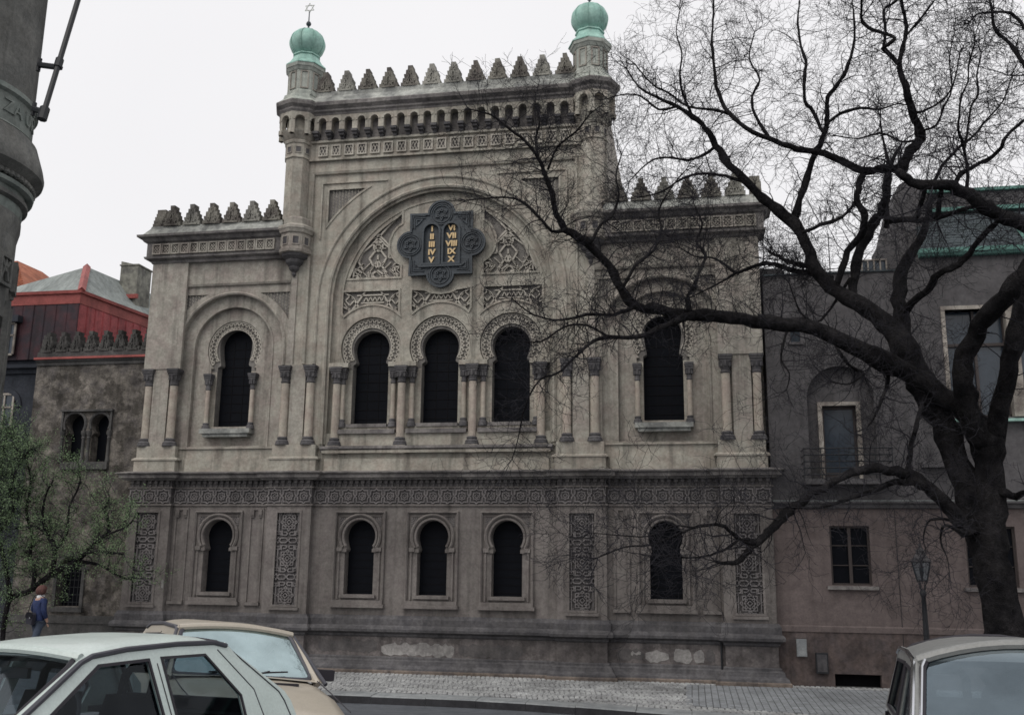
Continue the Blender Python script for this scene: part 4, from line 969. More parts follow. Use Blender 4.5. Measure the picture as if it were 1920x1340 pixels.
# balcony door with speckled stone surround and iron railing
g = MB(); g.box(10.72, 11.60, .34, .36, 2.3, 4.2); dv = g.build('balcony_door', M['bglass'], rb)
f = MB(); t = .11
for x0, x1, e, h in ((10.61, 10.72, 2.2, 4.30), (11.60, 11.71, 2.2, 4.30), (10.72, 11.60, 4.20, 4.30)): f.box(x0, x1, .10, .34, e, h)
f.build('door_surround', M['trimstone'], rb)
f = MB(); f.box(10.72, 10.78, .30, .339, 2.3, 4.2); f.box(11.54, 11.60, .30, .339, 2.3, 4.2); f.box(10.78, 11.54, .30, .339, 4.12, 4.2); f.box(10.78, 11.54, .30, .339, 2.3, 2.42); f.build('door_frame', bpy.data.materials['dark_brown_paint'], dv)
MB().box(10.1, 12.34, -.55, 0, 2.05, 2.19).build('balcony_slab', M['rgrey'], rb)
q = MB()
for k in range(5): z = 2.3+.17*k; q.tube([(10.12, 0, z), (10.12, -.52, z), (12.32, -.52, z), (12.32, 0, z)], .018, 4)
for x in (10.12, 10.55, 11.0, 11.45, 11.9, 12.32): q.tube([(x, -.52, 2.15), (x, -.52, 3.0)], .014, 4)
q.build('balcony_railing', M['iron'], rb)
# large paired window on the right
def bigwin(x0, x1):
    g = MB(); g.box(x0, x1, .3, .32, 3.82, 6.72); wv = g.build('window', M['bglass'], rb)
    f = MB(); xm = (x0+x1)/2
    for a, b_, e, h in ((x0-.10, x0, 3.75, 6.82), (x1, x1+.10, 3.75, 6.82), (x0, x1, 6.72, 6.82), (xm-.14, xm+.14, 3.82, 6.72)): f.box(a, b_, -.04, .29, e, h)
    f.build('window_surround', M['trimstone'], rb)
    f = MB()
    for a, b_ in ((x0, xm-.14), (xm+.14, x1)):
        for k in range(3): x = lerp(a, b_, k/2); f.box(x-.035, x+.035, .22, .299, 3.82, 6.72)
        f.box(a, b_, .22, .298, 5.75, 5.83); f.box(a, b_, .22, .298, 3.82, 3.9)
    f.build('window_frame', bpy.data.materials['dark_brown_paint'], wv)
    MB().box(x0-.15, x1+.15, -.18, .1, 3.68, 3.75).build('window_sill', M['copper'], rb)
bigwin(14.0, 17.3); bigwin(20, 23)
MB().box(9.98, 10.24, .12, .14, 5.95, 6.5).build('window', M['bglass'], rb); MB().box(9.92, 10.3, -.06, .1, 5.88, 5.95).build('window_sill', M['rgrey'], rb)
MB().box(13.1, 13.85, -.2, 0, 2.5, 2.64).build('wall_ledge', M['rgrey'], rb)
# roofs
MB().box(RX0, 13.1, -.05, .7, 7.86, 7.90).build('parapet_coping', M['slated'], rb)
mb = MB(); mb.sweep([(13.45, 0), (34, 0)], [(-.1, 8.20), (.16, 8.2), (.22, 8.28), (.22, 8.40), (-.1, 8.46)], XY); mb.build('copper_gutter', M['copper2'], rb)
q = MB(); q.add([(13.45, -.05, 8.42), (34, -.05, 8.42), (34, 1.9, 10.1), (13.9, 1.9, 10.1)], [(0, 1, 2, 3)]); sl = q.build('roof_slope', M['slated'], rb)
q = MB()
for k in range(1, 14): t = k/14; q.tube([(13.5+.4*t, -.05+1.95*t, 8.425+1.68*t), (34, -.05+1.95*t, 8.425+1.68*t)], .014, 3)
o = q.build('slate_course', M['slated'], sl); tag(o, kind='stuff')
for x in (16.3, 19.5): MB().tube([(x, -.02, 8.45), (x, 1.9, 10.13)], .05, 4).build('copper_seam', M['copper2'], sl)
MB().box(13.7, 34, 1.7, 1.95, 10.1, 10.22).build('copper_flashing', M['copper2'], rb)
MB().box(13.75, 34, 1.95, 8, 7.8, 10.75).build('upper_body', M['rgrey'], rb)
MB().box(13.7, 34, 1.85, 2.1, 10.75, 10.84).build('copper_flashing', M['copper2'], rb)
q = MB(); q.add([(13.7, 1.9, 10.82), (34, 1.9, 10.82), (34, 4.5, 11.5), (14.6, 4.5, 11.5)], [(0, 1, 2, 3)]); q.build('roof_slope', M['slated'], rb)
q = MB(); q.lathe([(.55, 0), (.52, .2), (.4, .42), (.2, .55), (.02, .6)], (14.6, 3, 10.95), 14); q.build('roof_dome', M['slate'], rb, True)
q = MB(); q.lathe([(2.6, 0), (2.5, .35), (2.0, .8), (1.2, 1.1), (.3, 1.25), (.05, 1.3)], (19.4, 4, 10.55), 20); q.build('roof_dome', M['copper2'], rb, True)
q = MB(); q.plate([(12.95, 7.8), (14.1, 7.8), (14.1, 10.9), (13.7, 11.0), (13.35, 10.8), (12.95, 9.4)], [], 1.2, 3.2, back=True); q.build('gable_wall', M['rgrey'], rb)
# roof terrace: glazed lantern and wire lines
q = MB(); q.box(12.25, 12.95, 1.6, 2.6, 7.86, 8.7); ln = q.build('roof_lantern', M['bglass'], rb)
q = MB()
for k in range(5): x = 12.25+.17*k; q.box(x-.02, x+.02, 1.56, 1.6, 7.86, 8.7)
for z in (7.9, 8.28, 8.68): q.box(12.25, 12.95, 1.562, 1.6, z-.02, z+.02)
q.build('lantern_frame', M['trimstone'], ln)
q = MB()
for z in (8.1, 8.35, 8.6, 8.85, 9.1): q.tube([(9.35, .5, z), (11.2, .5, z-.03), (13.0, .5, z)], .007, 3)
for x in (9.4, 11.2, 13.0): q.tube([(x, .5, 7.85), (x, .5, 9.2)], .014, 4)
q.build('roof_wire_fence', M['iron'], rb)
MB().box(9.3, 9.95, .9, 1.6, 7.84, 8.35).build('roof_vent', M['rgrey'], rb)
# boxes on the plinth
q = MB(); q.box(9.74, 9.99, -.16, -.03, -2.30, -1.87); bx_ = q.build('meter_box', M['kerb'], rb); q = MB(); q.box(9.76, 9.97, -.17, -.161, -2.28, -1.90); q.box(9.94, 9.96, -.19, -.17, -2.1, -2.05); q.build('box_door', M['kerb'], bx_)
q = MB(); q.box(10.20, 10.50, -.15, -.03, -2.70, -2.20); bx_ = q.build('meter_box', M['iron'], rb); q = MB(); q.box(10.23, 10.47, -.165, -.151, -2.66, -2.24); q.build('box_door', M['dark'], bx_)
q = MB(); q.plate([(9.72, -1.85), (9.75, -1.75), (9.85, -1.71), (9.98, -1.74), (10.0, -1.85)], [], -.034, -.03); q.build('plaster_scar', M['rpink'], rb)
MB().tube([(12.37, -.03, 1.4), (12.37, -.03, -1.25), (12.37, -.03, -3.0)], .008, 4).build('conductor_wire', M['iron'], rb)
# ================================================================== TREES
def smooth_line(pts, n=3):
    """Catmull-Rom through (x, y, z, r)"""
    out = []; P = [pts[0]]+list(pts)+[pts[-1]]
    for i in range(1, len(P)-2):
        for k in range(n):
            t = k/n; r = []
            for a, b, c, d in zip(P[i-1], P[i], P[i+1], P[i+2]):
                r.append(.5*((2*b)+(-a+c)*t+(2*a-5*b+4*c-d)*t*t+(-a+3*b-3*c+d)*t**3))
            out.append(r)
    out.append(list(pts[-1])); return out
LIMBS = [
 # name, Y at start, Y at end, [(px, py, width px)]
 ('trunk', -6.6, -6.6, [(1896, 1345, 135), (1892, 1290, 108), (1888, 1230, 96), (1884, 1180, 90), (1868, 1100, 84), (1855, 1020, 84), (1853, 960, 78), (1856, 900, 66), (1855, 850, 64), (1850, 805, 62)]),
 ('trunk', -6.4, -6.0, [(1850, 1040, 70), (1832, 980, 66), (1812, 910, 60), (1787, 840, 58), (1756, 770, 56), (1727, 715, 56), (1700, 660, 54), (1672, 616, 46), (1628, 579, 40), (1573, 547, 34), (1540, 519, 31), (1517, 473, 28), (1489, 420, 25), (1443, 383, 23), (1410, 352, 20), (1367, 309, 18), (1343, 272, 15), (1323, 240, 13), (1298, 219, 11), (1270, 199, 9), (1233, 183, 6), (1200, 165, 4), (1175, 130, 3)]),
 ('branch', -6.6, -8.2, [(1852, 815, 58), (1822, 785, 52), (1780, 750, 50), (1728, 715, 46), (1665, 683, 44), (1600, 650, 42), (1530, 615, 37), (1440, 605, 31), (1370, 598, 30), (1300, 590, 28), (1240, 582, 25), (1192, 572, 23), (1165, 540, 20), (1140, 500, 19), (1100, 455, 18), (1060, 430, 16), (1043, 400, 14), (1036, 365, 12), (1022, 330, 11), (1011, 300, 9), (985, 265, 7), (955, 242, 6), (920, 215, 4), (880, 205, 3)]),
 ('branch', -8.0, -8.8, [(1060, 430, 10), (1036, 433, 8), (1008, 405, 7), (984, 381, 6), (957, 371, 5), (926, 371, 4), (874, 376, 3)]),
 ('branch', -8.0, -7.0, [(1022, 325, 8), (1008, 290, 6), (1005, 261, 5), (1012, 225, 4), (1003, 190, 3), (1010, 160, 2)]),
 ('branch', -8.0, -8.6, [(1027, 318, 6), (1046, 275, 5), (1080, 247, 4), (1105, 215, 3), (1125, 200, 2)]),
 ('branch', -7.6, -9.0, [(1300, 590, 20), (1251, 609, 15), (1198, 631, 12), (1140, 632, 10), (1104, 645, 9), (1068, 680, 7), (1045, 700, 6), (1012, 712, 5), (985, 760, 4), (972, 820, 3), (960, 860, 2)]),
 ('branch', -7.8, -8.6, [(1140, 632, 8), (1100, 610, 6), (1060, 612, 5), (1015, 640, 4), (970, 640, 3)]),
 ('branch', -7.7, -8.8, [(1192, 575, 10), (1150, 590, 8), (1100, 590, 7), (1050, 600, 5), (1000, 590, 4), (960, 560, 3)]),
 ('branch', -6.2, -4.6, [(1690, 665, 44), (1690, 615, 40), (1686, 560, 36), (1688, 519, 33), (1702, 486, 28), (1722, 455, 22), (1736, 415, 15), (1745, 385, 10)]),
 ('branch', -6.2, -5.4, [(1600, 560, 22), (1603, 520, 21), (1612, 470, 22), (1632, 430, 26), (1652, 400, 24), (1662, 360, 22), (1665, 325, 18), (1672, 305, 12), (1690, 270, 6)]),
 ('branch', -6.2, -6.8, [(1565, 545, 18), (1574, 515, 17), (1590, 472, 18), (1615, 440, 16), (1622, 405, 15), (1607, 374, 15), (1611, 345, 16), (1619, 321, 16)]),
 ('branch', -6.8, -6.0, [(1700, 316, 20), (1672, 314, 20), (1645, 318, 20), (1619, 321, 19), (1579, 301, 18), (1530, 284, 16), (1481, 276, 14), (1441, 260, 12), (1400, 240, 11), (1367, 211, 10), (1347, 175, 9), (1339, 134, 8), (1335, 81, 6), (1337, 40, 5), (1339, -10, 4)]),
 ('branch', -6.8, -7.6, [(1680, 322, 22), (1691, 308, 26), (1708, 284, 25), (1729, 260, 23), (1722, 241, 21), (1712, 212, 19), (1703, 179, 17), (1693, 150, 15), (1686, 122, 13), (1691, 95, 11), (1699, 64, 10), (1698, 40, 9), (1693, 17, 8), (1689, -10, 7)]),
 ('branch', -7.4, -8.0, [(1686, 122, 10), (1672, 106, 10), (1657, 92, 11), (1670, 80, 10), (1678, 70, 9), (1648, 60, 9), (1622, 48, 8), (1615, 31, 7), (1617, -8, 6)]),
 ('branch', -7.4, -7.0, [(1656, 90, 7), (1660, 60, 7), (1657, 20, 7), (1672, 8, 6), (1688, -2, 5)]),
 ('branch', -6.6, -9.4, [(1860, 830, 54), (1884, 720, 44), (1900, 650, 46), (1918, 570, 46), (1945, 500, 44), (1968, 455, 42), (1960, 435, 40), (1930, 424, 38), (1890, 410, 36), (1850, 392, 33), (1815, 365, 31), (1785, 347, 29), (1755, 344, 27), (1725, 345, 24), (1700, 336, 23), (1685, 322, 21)]),
 ('branch', -6.6, -9.6, [(1845, 830, 56), (1815, 775, 50), (1808, 720, 50), (1812, 665, 48), (1838, 612, 46), (1870, 572, 45), (1905, 530, 44), (1945, 482, 42), (1990, 440, 38)]),
 ('branch', -8.4, -8.0, [(1790, 349, 12), (1803, 325, 11), (1839, 306, 10), (1872, 284, 9), (1887, 255, 8), (1920, 225, 7), (1950, 200, 5)]),
 ('branch', -8.4, -9.0, [(1812, 360, 9), (1814, 320, 8), (1812, 303, 8), (1806, 272, 7), (1797, 241, 6), (1800, 205, 5), (1803, 179, 5), (1815, 153, 4), (1817, 119, 4), (1828, 80, 3)]),
 ('branch', -8.6, -7.8, [(1808, 280, 6), (1813, 258, 6), (1820, 203, 5), (1834, 177, 5), (1832, 143, 4), (1840, 100, 3)]),
 ('branch', -8.0, -7.0, [(1752, 340, 9), (1768, 310, 8), (1798, 277, 7), (1825, 255, 6), (1850, 225, 5), (1880, 190, 4), (1895, 150, 3)]),
 ('branch', -8.8, -8.2, [(1965, 190, 13), (1920, 121, 11), (1901, 91, 10), (1880, 70, 9), (1865, 55, 8), (1860, 19, 6), (1854, -8, 5)]),
 ('branch', -8.6, -8.4, [(1950, 90, 10), (1920, 50, 9), (1903, 31, 8), (1887, 23, 7), (1860, 24, 6), (1834, 26, 4), (1820, 40, 3)]),
 ('branch', -6.0, -7.0, [(1487, 412, 17), (1508, 352, 15), (1522, 300, 14), (1537, 272, 13), (1548, 243, 12), (1551, 224, 11), (1550, 191, 11), (1562, 167, 10), (1583, 141, 9), (1592, 115, 8), (1599, 93, 7), (1603, 60, 6), (1600, 20, 4), (1596, -10, 3)]),
 ('branch', -6.8, -6.2, [(1549, 236, 9), (1560, 224, 8), (1579, 212, 8), (1614, 203, 7), (1648, 205, 5), (1680, 195, 3)]),
 ('branch', -6.8, -6.0, [(1546, 250, 9), (1538, 239, 9), (1526, 210, 9), (1509, 189, 8), (1509, 143, 8), (1511, 115, 7), (1502, 88, 6), (1496, 45, 5), (1500, 0, 3)]),
 ('branch', -6.0, -8.6, [(1692, 590, 18), (1712, 565, 18), (1744, 540, 18), (1760, 513, 17), (1790, 500, 16), (1811, 484, 16), (1833, 453, 14), (1858, 426, 14), (1874, 412, 12)]),
 ('branch', -5.8, -8.0, [(1660, 413, 16), (1700, 411, 15), (1730, 413, 14), (1758, 408, 13), (1793, 397, 10), (1830, 385, 7)]),
 ('branch', -8.3, -7.6, [(1764, 350, 12), (1763, 375, 12), (1758, 408, 12)]),
 ('branch', -8.3, -7.4, [(1736, 350, 10), (1728, 380, 10), (1718, 410, 9)]),
 ('branch', -5.8, -6.4, [(1662, 425, 14), (1662, 385, 13), (1661, 340, 13), (1664, 300, 8), (1655, 260, 5), (1650, 220, 3)]),
 ('branch', -6.8, -9.2, [(1820, 1005, 44), (1795, 972, 36), (1768, 940, 33), (1740, 912, 31), (1715, 894, 29), (1680, 883, 25), (1640, 879, 21), (1598, 886, 19), (1559, 905, 19), (1513, 934, 20), (1480, 957, 21), (1460, 978, 21), (1441, 998, 20), (1420, 1016, 17), (1404, 1031, 15), (1381, 1053, 13), (1360, 1055, 9), (1342, 1052, 7)]),
 ('branch', -9.0, -9.8, [(1418, 1018, 13), (1389, 1012, 11), (1358, 987, 9), (1336, 983, 8), (1299, 989, 6), (1272, 1001, 6), (1221, 1021, 5), (1171, 1025, 4), (1121, 1045, 3)]),
 ('branch', -9.0, -9.4, [(1404, 1012, 8), (1385, 1012, 7), (1358, 1030, 6), (1319, 1043, 5), (1280, 1045, 4), (1238, 1040, 3)]),
 ('branch', -9.6, -10, [(1300, 989, 5), (1262, 985, 4), (1215, 1005, 4), (1160, 1003, 3), (1105, 998, 2)]),
 ('branch', -7.4, -8.6, [(1735, 908, 22), (1707, 903, 20), (1675, 904, 16), (1636, 918, 13), (1600, 932, 10), (1560, 945, 8), (1520, 952, 6), (1480, 950, 4)]),
 ('branch', -7.2, -7.0, [(1700, 888, 12), (1706, 860, 12), (1710, 830, 12), (1717, 800, 11), (1728, 765, 10), (1735, 735, 9)]),
 ('branch', -6.8, -7.4, [(1666, 683, 11), (1663, 721, 9), (1654, 748, 7), (1640, 780, 5), (1626, 800, 4), (1600, 812, 3)]),
 ('branch', -7.0, -8.2, [(1800, 985, 12), (1770, 972, 7), (1745, 975, 5), (1735, 990, 4), (1731, 1012, 3), (1736, 1032, 3), (1728, 1050, 2)]),
 ('branch', -7.0, -8.0, [(1812, 1000, 14), (1790, 992, 9), (1772, 984, 7), (1764, 1000, 5), (1766, 1022, 4), (1776, 1045, 3), (1780, 1072, 2)]),
 ('branch', -6.6, -7.6, [(1872, 920, 26), (1892, 925, 20), (1905, 932, 18), (1925, 922, 15), (1955, 925, 12)]),
 ('branch', -6.8, -6.0, [(1505, 435, 9), (1538, 422, 9), (1579, 406, 8), (1605, 380, 8)]),
 ('branch', -6.0, -5.0, [(1535, 515, 16), (1520, 502, 14), (1480, 491, 12), (1460, 481, 9), (1441, 472, 5)]),
 ('branch', -6.0, -4.4, [(1560, 525, 18), (1531, 512, 15), (1495, 508, 13), (1470, 501, 12), (1446, 494, 11), (1427, 495, 10), (1402, 504, 9), (1380, 511, 8), (1357, 494, 6), (1334, 483, 5), (1303, 481, 4), (1275, 465, 3)]),
 ('branch', -5.4, -5.8, [(1381, 511, 6), (1350, 530, 5), (1330, 540, 4), (1290, 560, 3)]),
 ('branch', -7.6, -6.4, [(1290, 585, 12), (1291, 555, 10), (1301, 535, 9), (1314, 503, 8), (1323, 481, 8), (1316, 467, 7), (1305, 452, 6), (1316, 427, 5), (1312, 406, 4), (1300, 380, 3)]),
 ('branch', -7.8, -6.8, [(1165, 545, 9), (1190, 500, 8), (1225, 470, 7), (1240, 430, 6), (1235, 395, 5), (1260, 350, 4), (1285, 320, 3)]),
 ('branch', -8.0, -7.0, [(1105, 458, 9), (1128, 420, 8), (1150, 400, 7), (1160, 365, 5), (1155, 330, 4), (1165, 290, 3)]),
 ('branch', -6.0, -5.0, [(1400, 342, 9), (1360, 330, 8), (1320, 325, 7), (1280, 335, 5), (1240, 360, 4), (1200, 370, 3)]),
 ('branch', -6.0, -5.2, [(1343, 275, 8), (1320, 290, 7), (1290, 300, 6), (1250, 295, 5), (1215, 305, 4), (1180, 340, 3)]),
 ('branch', -6.0, -6.8, [(1298, 219, 7), (1280, 175, 6), (1275, 140, 5), (1278, 100, 4), (1268, 60, 3), (1275, 20, 2)]),
 ('branch', -6.0, -5.0, [(1270, 199, 6), (1235, 205, 5), (1200, 180, 4), (1165, 178, 3), (1140, 185, 2)]),
 ('branch', -6.4, -5.6, [(1441, 258, 8), (1415, 215, 7), (1410, 180, 6), (1425, 150, 5), (1405, 110, 4), (1415, 60, 3)]),
 ('branch', -6.4, -7.0, [(1370, 214, 8), (1330, 205, 7), (1290, 200, 6), (1250, 172, 5), (1225, 160, 4), (1190, 120, 3)]),
 ('branch', -7.2, -7.8, [(1712, 212, 7), (1740, 205, 6), (1775, 180, 5), (1790, 150, 4), (1800, 100, 3)]),
 ('branch', -7.2, -7.0, [(1724, 245, 7), (1755, 235, 6), (1770, 200, 5), (1785, 165, 4), (1780, 110, 3), (1790, 60, 2)]),
 ('branch', -7.6, -8.4, [(1699, 66, 6), (1722, 40, 5), (1745, 10, 4), (1760, -10, 3)]),
 ('branch', -7.2, -6.6, [(1725, 262, 7), (1690, 265, 6), (1650, 250, 5), (1610, 260, 4), (1570, 255, 3)]),
 ('branch', -6.2, -5.6, [(1595, 520, 8), (1540, 600, 6), (1505, 590, 5), (1490, 560, 4), (1480, 530, 3)]),
 ('branch', -6.6, -7.4, [(1560, 630, 9), (1580, 670, 8), (1600, 690, 7), (1620, 700, 6), (1590, 720, 4), (1560, 715, 3)]),
 ('branch', -6.6, -7.6, [(1480, 610, 8), (1470, 640, 6), (1465, 675, 5), (1480, 700, 3), (1475, 730, 2)]),
]
tree = thing('bare_tree', 'big leafless old tree with black twisting limbs and a forked trunk on the right', 'tree', tuple(at(1896, 1335, -6.6)))
def bark_tube(b, L, seg, rough=.0, sd=0):
    rr = random.Random(sd); pts = [Vector(p[:3]) for p in L]; rad = [p[3] for p in L]
    b.tube(pts, rad, seg)
twigs = MB(); tw_rr = random.Random(20)
YCL = -1.4
def grow(b, p, d, length, r, level, rr, seglen, kinks=.46):
    n = max(3, int(length/seglen)); pts = [p]; rad = [r]; dirs = []
    for k in range(n):
        d = (d+Vector((rr.gauss(0, kinks), rr.gauss(0, kinks*.8), rr.gauss(.03, kinks)))*.55).normalized()
        q = pts[-1]+d*(length/n)
        if q.y > YCL: q.y = YCL-.05; d.y = -abs(d.y)
        pts.append(q); rad.append(max(.0030, r*(1-.85*(k+1)/n))); dirs.append(d)
    b.tube(pts, rad, 3 if level > 0 else 4, cap=False)
    if level < 2:
        m = int(length/(.19 if level == 0 else .115))
        for k in range(m):
            t = rr.uniform(.12, 1); i = min(n-1, int(t*n)); dd = dirs[i]
            side = dd.cross(Vector((rr.gauss(0, 1), rr.gauss(0, 1), rr.gauss(0, 1)))).normalized()
            nd = (dd*rr.uniform(.25, .8)+side*rr.uniform(.5, 1.0)).normalized()
            grow(b, pts[i]+(pts[i+1]-pts[i])*rr.random(), nd, length*rr.uniform(.28, .55) if level == 0 else length*rr.uniform(.3, .65), max(.0035, rad[i]*.6), level+1, rr, seglen*(.75 if level == 0 else .8), kinks*1.05)
total = 0; sec = MB()
for idx, (nm, y0, y1, P) in enumerate(LIMBS):
    L = []
    acc = [0]
    for (a, b_, _), (c, d, _) in zip(P, P[1:]): acc.append(acc[-1]+math.hypot(c-a, d-b_))
    for (px, py, w), s_ in zip(P, acc):
        t = s_/acc[-1]; Y = lerp(y0, y1, t)+.25*sin(t*9+idx)*min(1, t*3)*(1 if nm == 'branch' else .3)
        v = at(px, py, Y); dist = (v-CAM_P).dot(CAM_F); L.append((v.x, v.y, v.z, w/2*dist/FPX*(.83 if nm == 'trunk' else .78)))
    S = smooth_line(L, 3)
    rr = random.Random(100+idx)
    S2 = []
    for i, p in enumerate(S):
        k = p[3]; j = min(k*.3, .035); S2.append((p[0]+rr.uniform(-j, j), p[1]+rr.uniform(-j, j), p[2]+rr.uniform(-j, j), k*(rr.uniform(.88, 1.08) if rr.random() < .86 else rr.uniform(1.12, 1.28))))
    b = MB(); bark_tube(b, S2, 12 if nm == 'trunk' else 8); b.build(nm, M['bark'], tree, 'all', fix=False)
    # side shoots
    for i in range(1, len(S)-1):
        p = Vector(S[i][:3]); d = (Vector(S[i+1][:3])-p); ln = d.length
        if ln < 1e-6: continue
        d.normalize(); r = S[i][3]
        if r > .26 or (nm == 'trunk' and r > .17): continue
        vis = at(960, 670, -6)
        dens = 2.2 if r < .14 else 1.0
        if idx in (33, 34, 35, 36, 37): dens *= .62
        if idx in (39, 40, 41): dens *= .4
        fac = idx in (2, 3, 4, 5, 6, 7, 8, 42, 43, 44)
        if fac: dens *= 2.4
        if 9 <= idx <= 31 or idx > 48: dens *= .78
        if idx in (3, 4, 5) and S[i][2] > 11.2: dens *= .25
        n = dens*ln/.30; n = int(n)+(1 if rr.random() < n-int(n) else 0)
        for k in range(n):
            side = d.cross(Vector((rr.gauss(0, 1), rr.gauss(0, 1), rr.gauss(0, 1)))).normalized()
            nd = (d*rr.uniform(.1, .8)+side+Vector((0, 0, .12))).normalized()
            q = p+d*ln*rr.random()
            grow(twigs, q, nd, rr.uniform(.5, 1.55)*((1.15 if r < .05 else .95) if not fac else .8), min(r*.42, rr.uniform(.007, .015)), 0, rr, .13)
    # the shoot at the tip
    p = Vector(S[-1][:3]); d = (p-Vector(S[-2][:3])).normalized()
    for k in range(4): grow(twigs, p, (d+Vector((rr.gauss(0, .4), rr.gauss(0, .4), rr.gauss(0, .4)))).normalized(), rr.uniform(.7, 1.5)*(.45 if idx in (2, 3, 4, 5, 8, 42) else 1), min(.010, S[-1][3]), 0, rr, .13)
o = twigs.build('twigs', M['twig'], tree, False, fix=False); tag(o, kind='stuff')
print('TWIG faces', len(twigs.f))
# dead snag knots on the trunk
# ------------------------------------------------------------------ young leafy tree by the annex, left
mt, n, b = newmat('spring_leaf')
P_ = node(n, 'ShaderNodeNewGeometry'); oi = noise(n, 3.0, 3, P_.outputs['Position'])
mc = node(n, 'ShaderNodeMix', data_type='RGBA'); n.links.new(mrange(n, oi, .35, .65, 0, 1), mc.inputs[0]); mc.inputs[6].default_value = (.105, .165, .085, 1); mc.inputs[7].default_value = (.19, .27, .14, 1)
n.links.new(mc.outputs[2], b.inputs['Base Color']); b.inputs['Roughness'].default_value = .6; b.inputs['Specular IOR Level'].default_value = .25
b.inputs['Subsurface Weight'].default_value = 0
M['leaf'] = mt
lt = thing('leafy_tree', 'small leaning tree with fresh green spring leaves in front of the weathered annex', 'tree', tuple(at(6, 1185, -2.2)))
LB = [(-2.2, -1.8, [(4, 1210, 9), (8, 1168, 9), (19, 1122, 10), (53, 1109, 10), (94, 1078, 12), (135, 1056, 11), (157, 1040, 9), (175, 1021, 7), (200, 1000, 8), (204, 981, 6), (197, 958, 5), (205, 930, 3)]),
      (-2.1, -2.6, [(97, 1076, 9), (103, 1031, 9), (88, 999, 8), (80, 970, 6), (85, 930, 4), (100, 900, 3)]),
      (-2.0, -1.6, [(150, 1052, 7), (188, 1059, 5), (226, 1081, 4), (250, 1085, 2)]),
      (-2.0, -2.4, [(160, 1036, 6), (188, 1034, 5), (232, 1038, 3)]),
      (-2.0, -2.6, [(178, 1016, 5), (205, 1000, 4), (240, 985, 3), (258, 960, 2)]),
      (-2.1, -1.8, [(60, 1108, 9), (65, 1070, 8), (55, 1040, 7), (62, 1010, 6), (50, 960, 5), (58, 900, 4), (45, 850, 3)]),
      (-2.2, -2.6, [(20, 1122, 9), (10, 1060, 8), (-5, 1000, 7), (-10, 940, 6), (0, 880, 5), (10, 830, 4), (15, 800, 3)]),
      (-2.2, -1.7, [(103, 1031, 6), (125, 1000, 5), (130, 950, 4), (150, 905, 3), (145, 860, 2)]),
      (-2.2, -2.8, [(-5, 1000, 7), (25, 960, 6), (20, 920, 5), (35, 870, 4), (60, 840, 3)]),
      (-2.2, -2.0, [(88, 999, 5), (60, 985, 4), (30, 990, 3)])]
lv = MB(); sb = MB(); lr = random.Random(33)
def leafat(p, s):
    a = Vector((lr.gauss(0, 1), lr.gauss(0, 1), lr.gauss(0, 1))).normalized(); b = a.orthogonal().normalized(); b = (b+a.cross(b)*lr.uniform(-1, 1)).normalized()
    c = a.cross(b); p = Vector(p)
    lv.add([p, p+a*s*.5+b*s*.3+c*s*.08, p+a*s, p+a*s*.5-b*s*.3+c*s*.08], [(0, 1, 2, 3)])
YCL = -.6
def leafy(p, d, length, r, level):
    n = max(3, int(length/.1)); pts = [p]; rad = [r]
    for k in range(n):
        d = (d+Vector((lr.gauss(0, .3), lr.gauss(0, .3), lr.gauss(.06, .3)))).normalized(); q = pts[-1]+d*(length/n)
        if q.y > .2: q.y = .2
        pts.append(q); rad.append(max(.004, r*(1-.8*(k+1)/n)))
    sb.tube(pts, rad, 3, cap=False)
    for k, q in enumerate(pts[1:]):
        if level == 1:
            for j in range(lr.choice((5, 6, 7, 8))): leafat(q+Vector((lr.gauss(0, .05), lr.gauss(0, .05), lr.gauss(0, .05))), lr.uniform(.022, .05))
        elif lr.random() < .8:
            s = Vector((lr.gauss(0, 1), lr.gauss(0, 1), lr.gauss(.25, 1))).normalized(); leafy(q, (d*.5+s).normalized(), lr.uniform(.22, .5), max(.005, r*.5), 1)
for idx, (y0, y1, P) in enumerate(LB):
    L = []
    for k, (px, py, w) in enumerate(P):
        v = at(px, py, lerp(y0, y1, k/(len(P)-1))); L.append((v.x, v.y, v.z, w/2*(v-CAM_P).dot(CAM_F)/FPX))
    S = smooth_line(L, 3); b = MB(); bark_tube(b, S, 8); b.build('trunk' if idx == 0 else 'branch', M['bark'], lt, 'all', fix=False)
    for i in range(2, len(S)):
        p = Vector(S[i][:3]); r = S[i][3]; z = p.z
        if r > .095: continue
        dens = {6: 7, 8: 7, 5: 4.5, 7: 2.2}.get(idx, 1.6)
        for k in range(int(dens)+(1 if lr.random() < dens % 1 else 0)):
            s = Vector((lr.gauss(0, 1), lr.gauss(0, 1), lr.gauss(.3, .8))).normalized(); leafy(p, s, lr.uniform(.4, .95), min(.014, r*.6), 0)
sb.build('twigs', M['twig'], lt, False, fix=False)['kind'] = 'stuff'
o = lv.build('leaves', M['leaf'], lt, False, fix=False); tag(o, kind='stuff')
print('LEAF', len(lv.f))
# ================================================================== CARS
def carpaint(name, col, rough=.28, metal=0.0, dirt=.25):
    mt, n, b = newmat(name)
    P = node(n, 'ShaderNodeNewGeometry').outputs['Position']
    v = mul(n, mrange(n, noise(n, 2.2, 6, P), .3, .7, 1-dirt*.5, 1+dirt*.2), mrange(n, noise(n, 60, 3, P), .3, .7, 1-dirt*.3, 1+dirt*.3))
    vm = node(n, 'ShaderNodeVectorMath', operation='SCALE'); vm.inputs[0].default_value = col; n.links.new(v, vm.inputs['Scale'])
    n.links.new(vm.outputs[0], b.inputs['Base Color']); b.inputs['Metallic'].default_value = metal
    n.links.new(mrange(n, noise(n, 5, 5, P), .3, .7, rough, rough+.2), b.inputs['Roughness'])
    b.inputs['Specular IOR Level'].default_value = .5; b.inputs['Coat Weight'].default_value = .35; b.inputs['Coat Roughness'].default_value = .15
    return mt
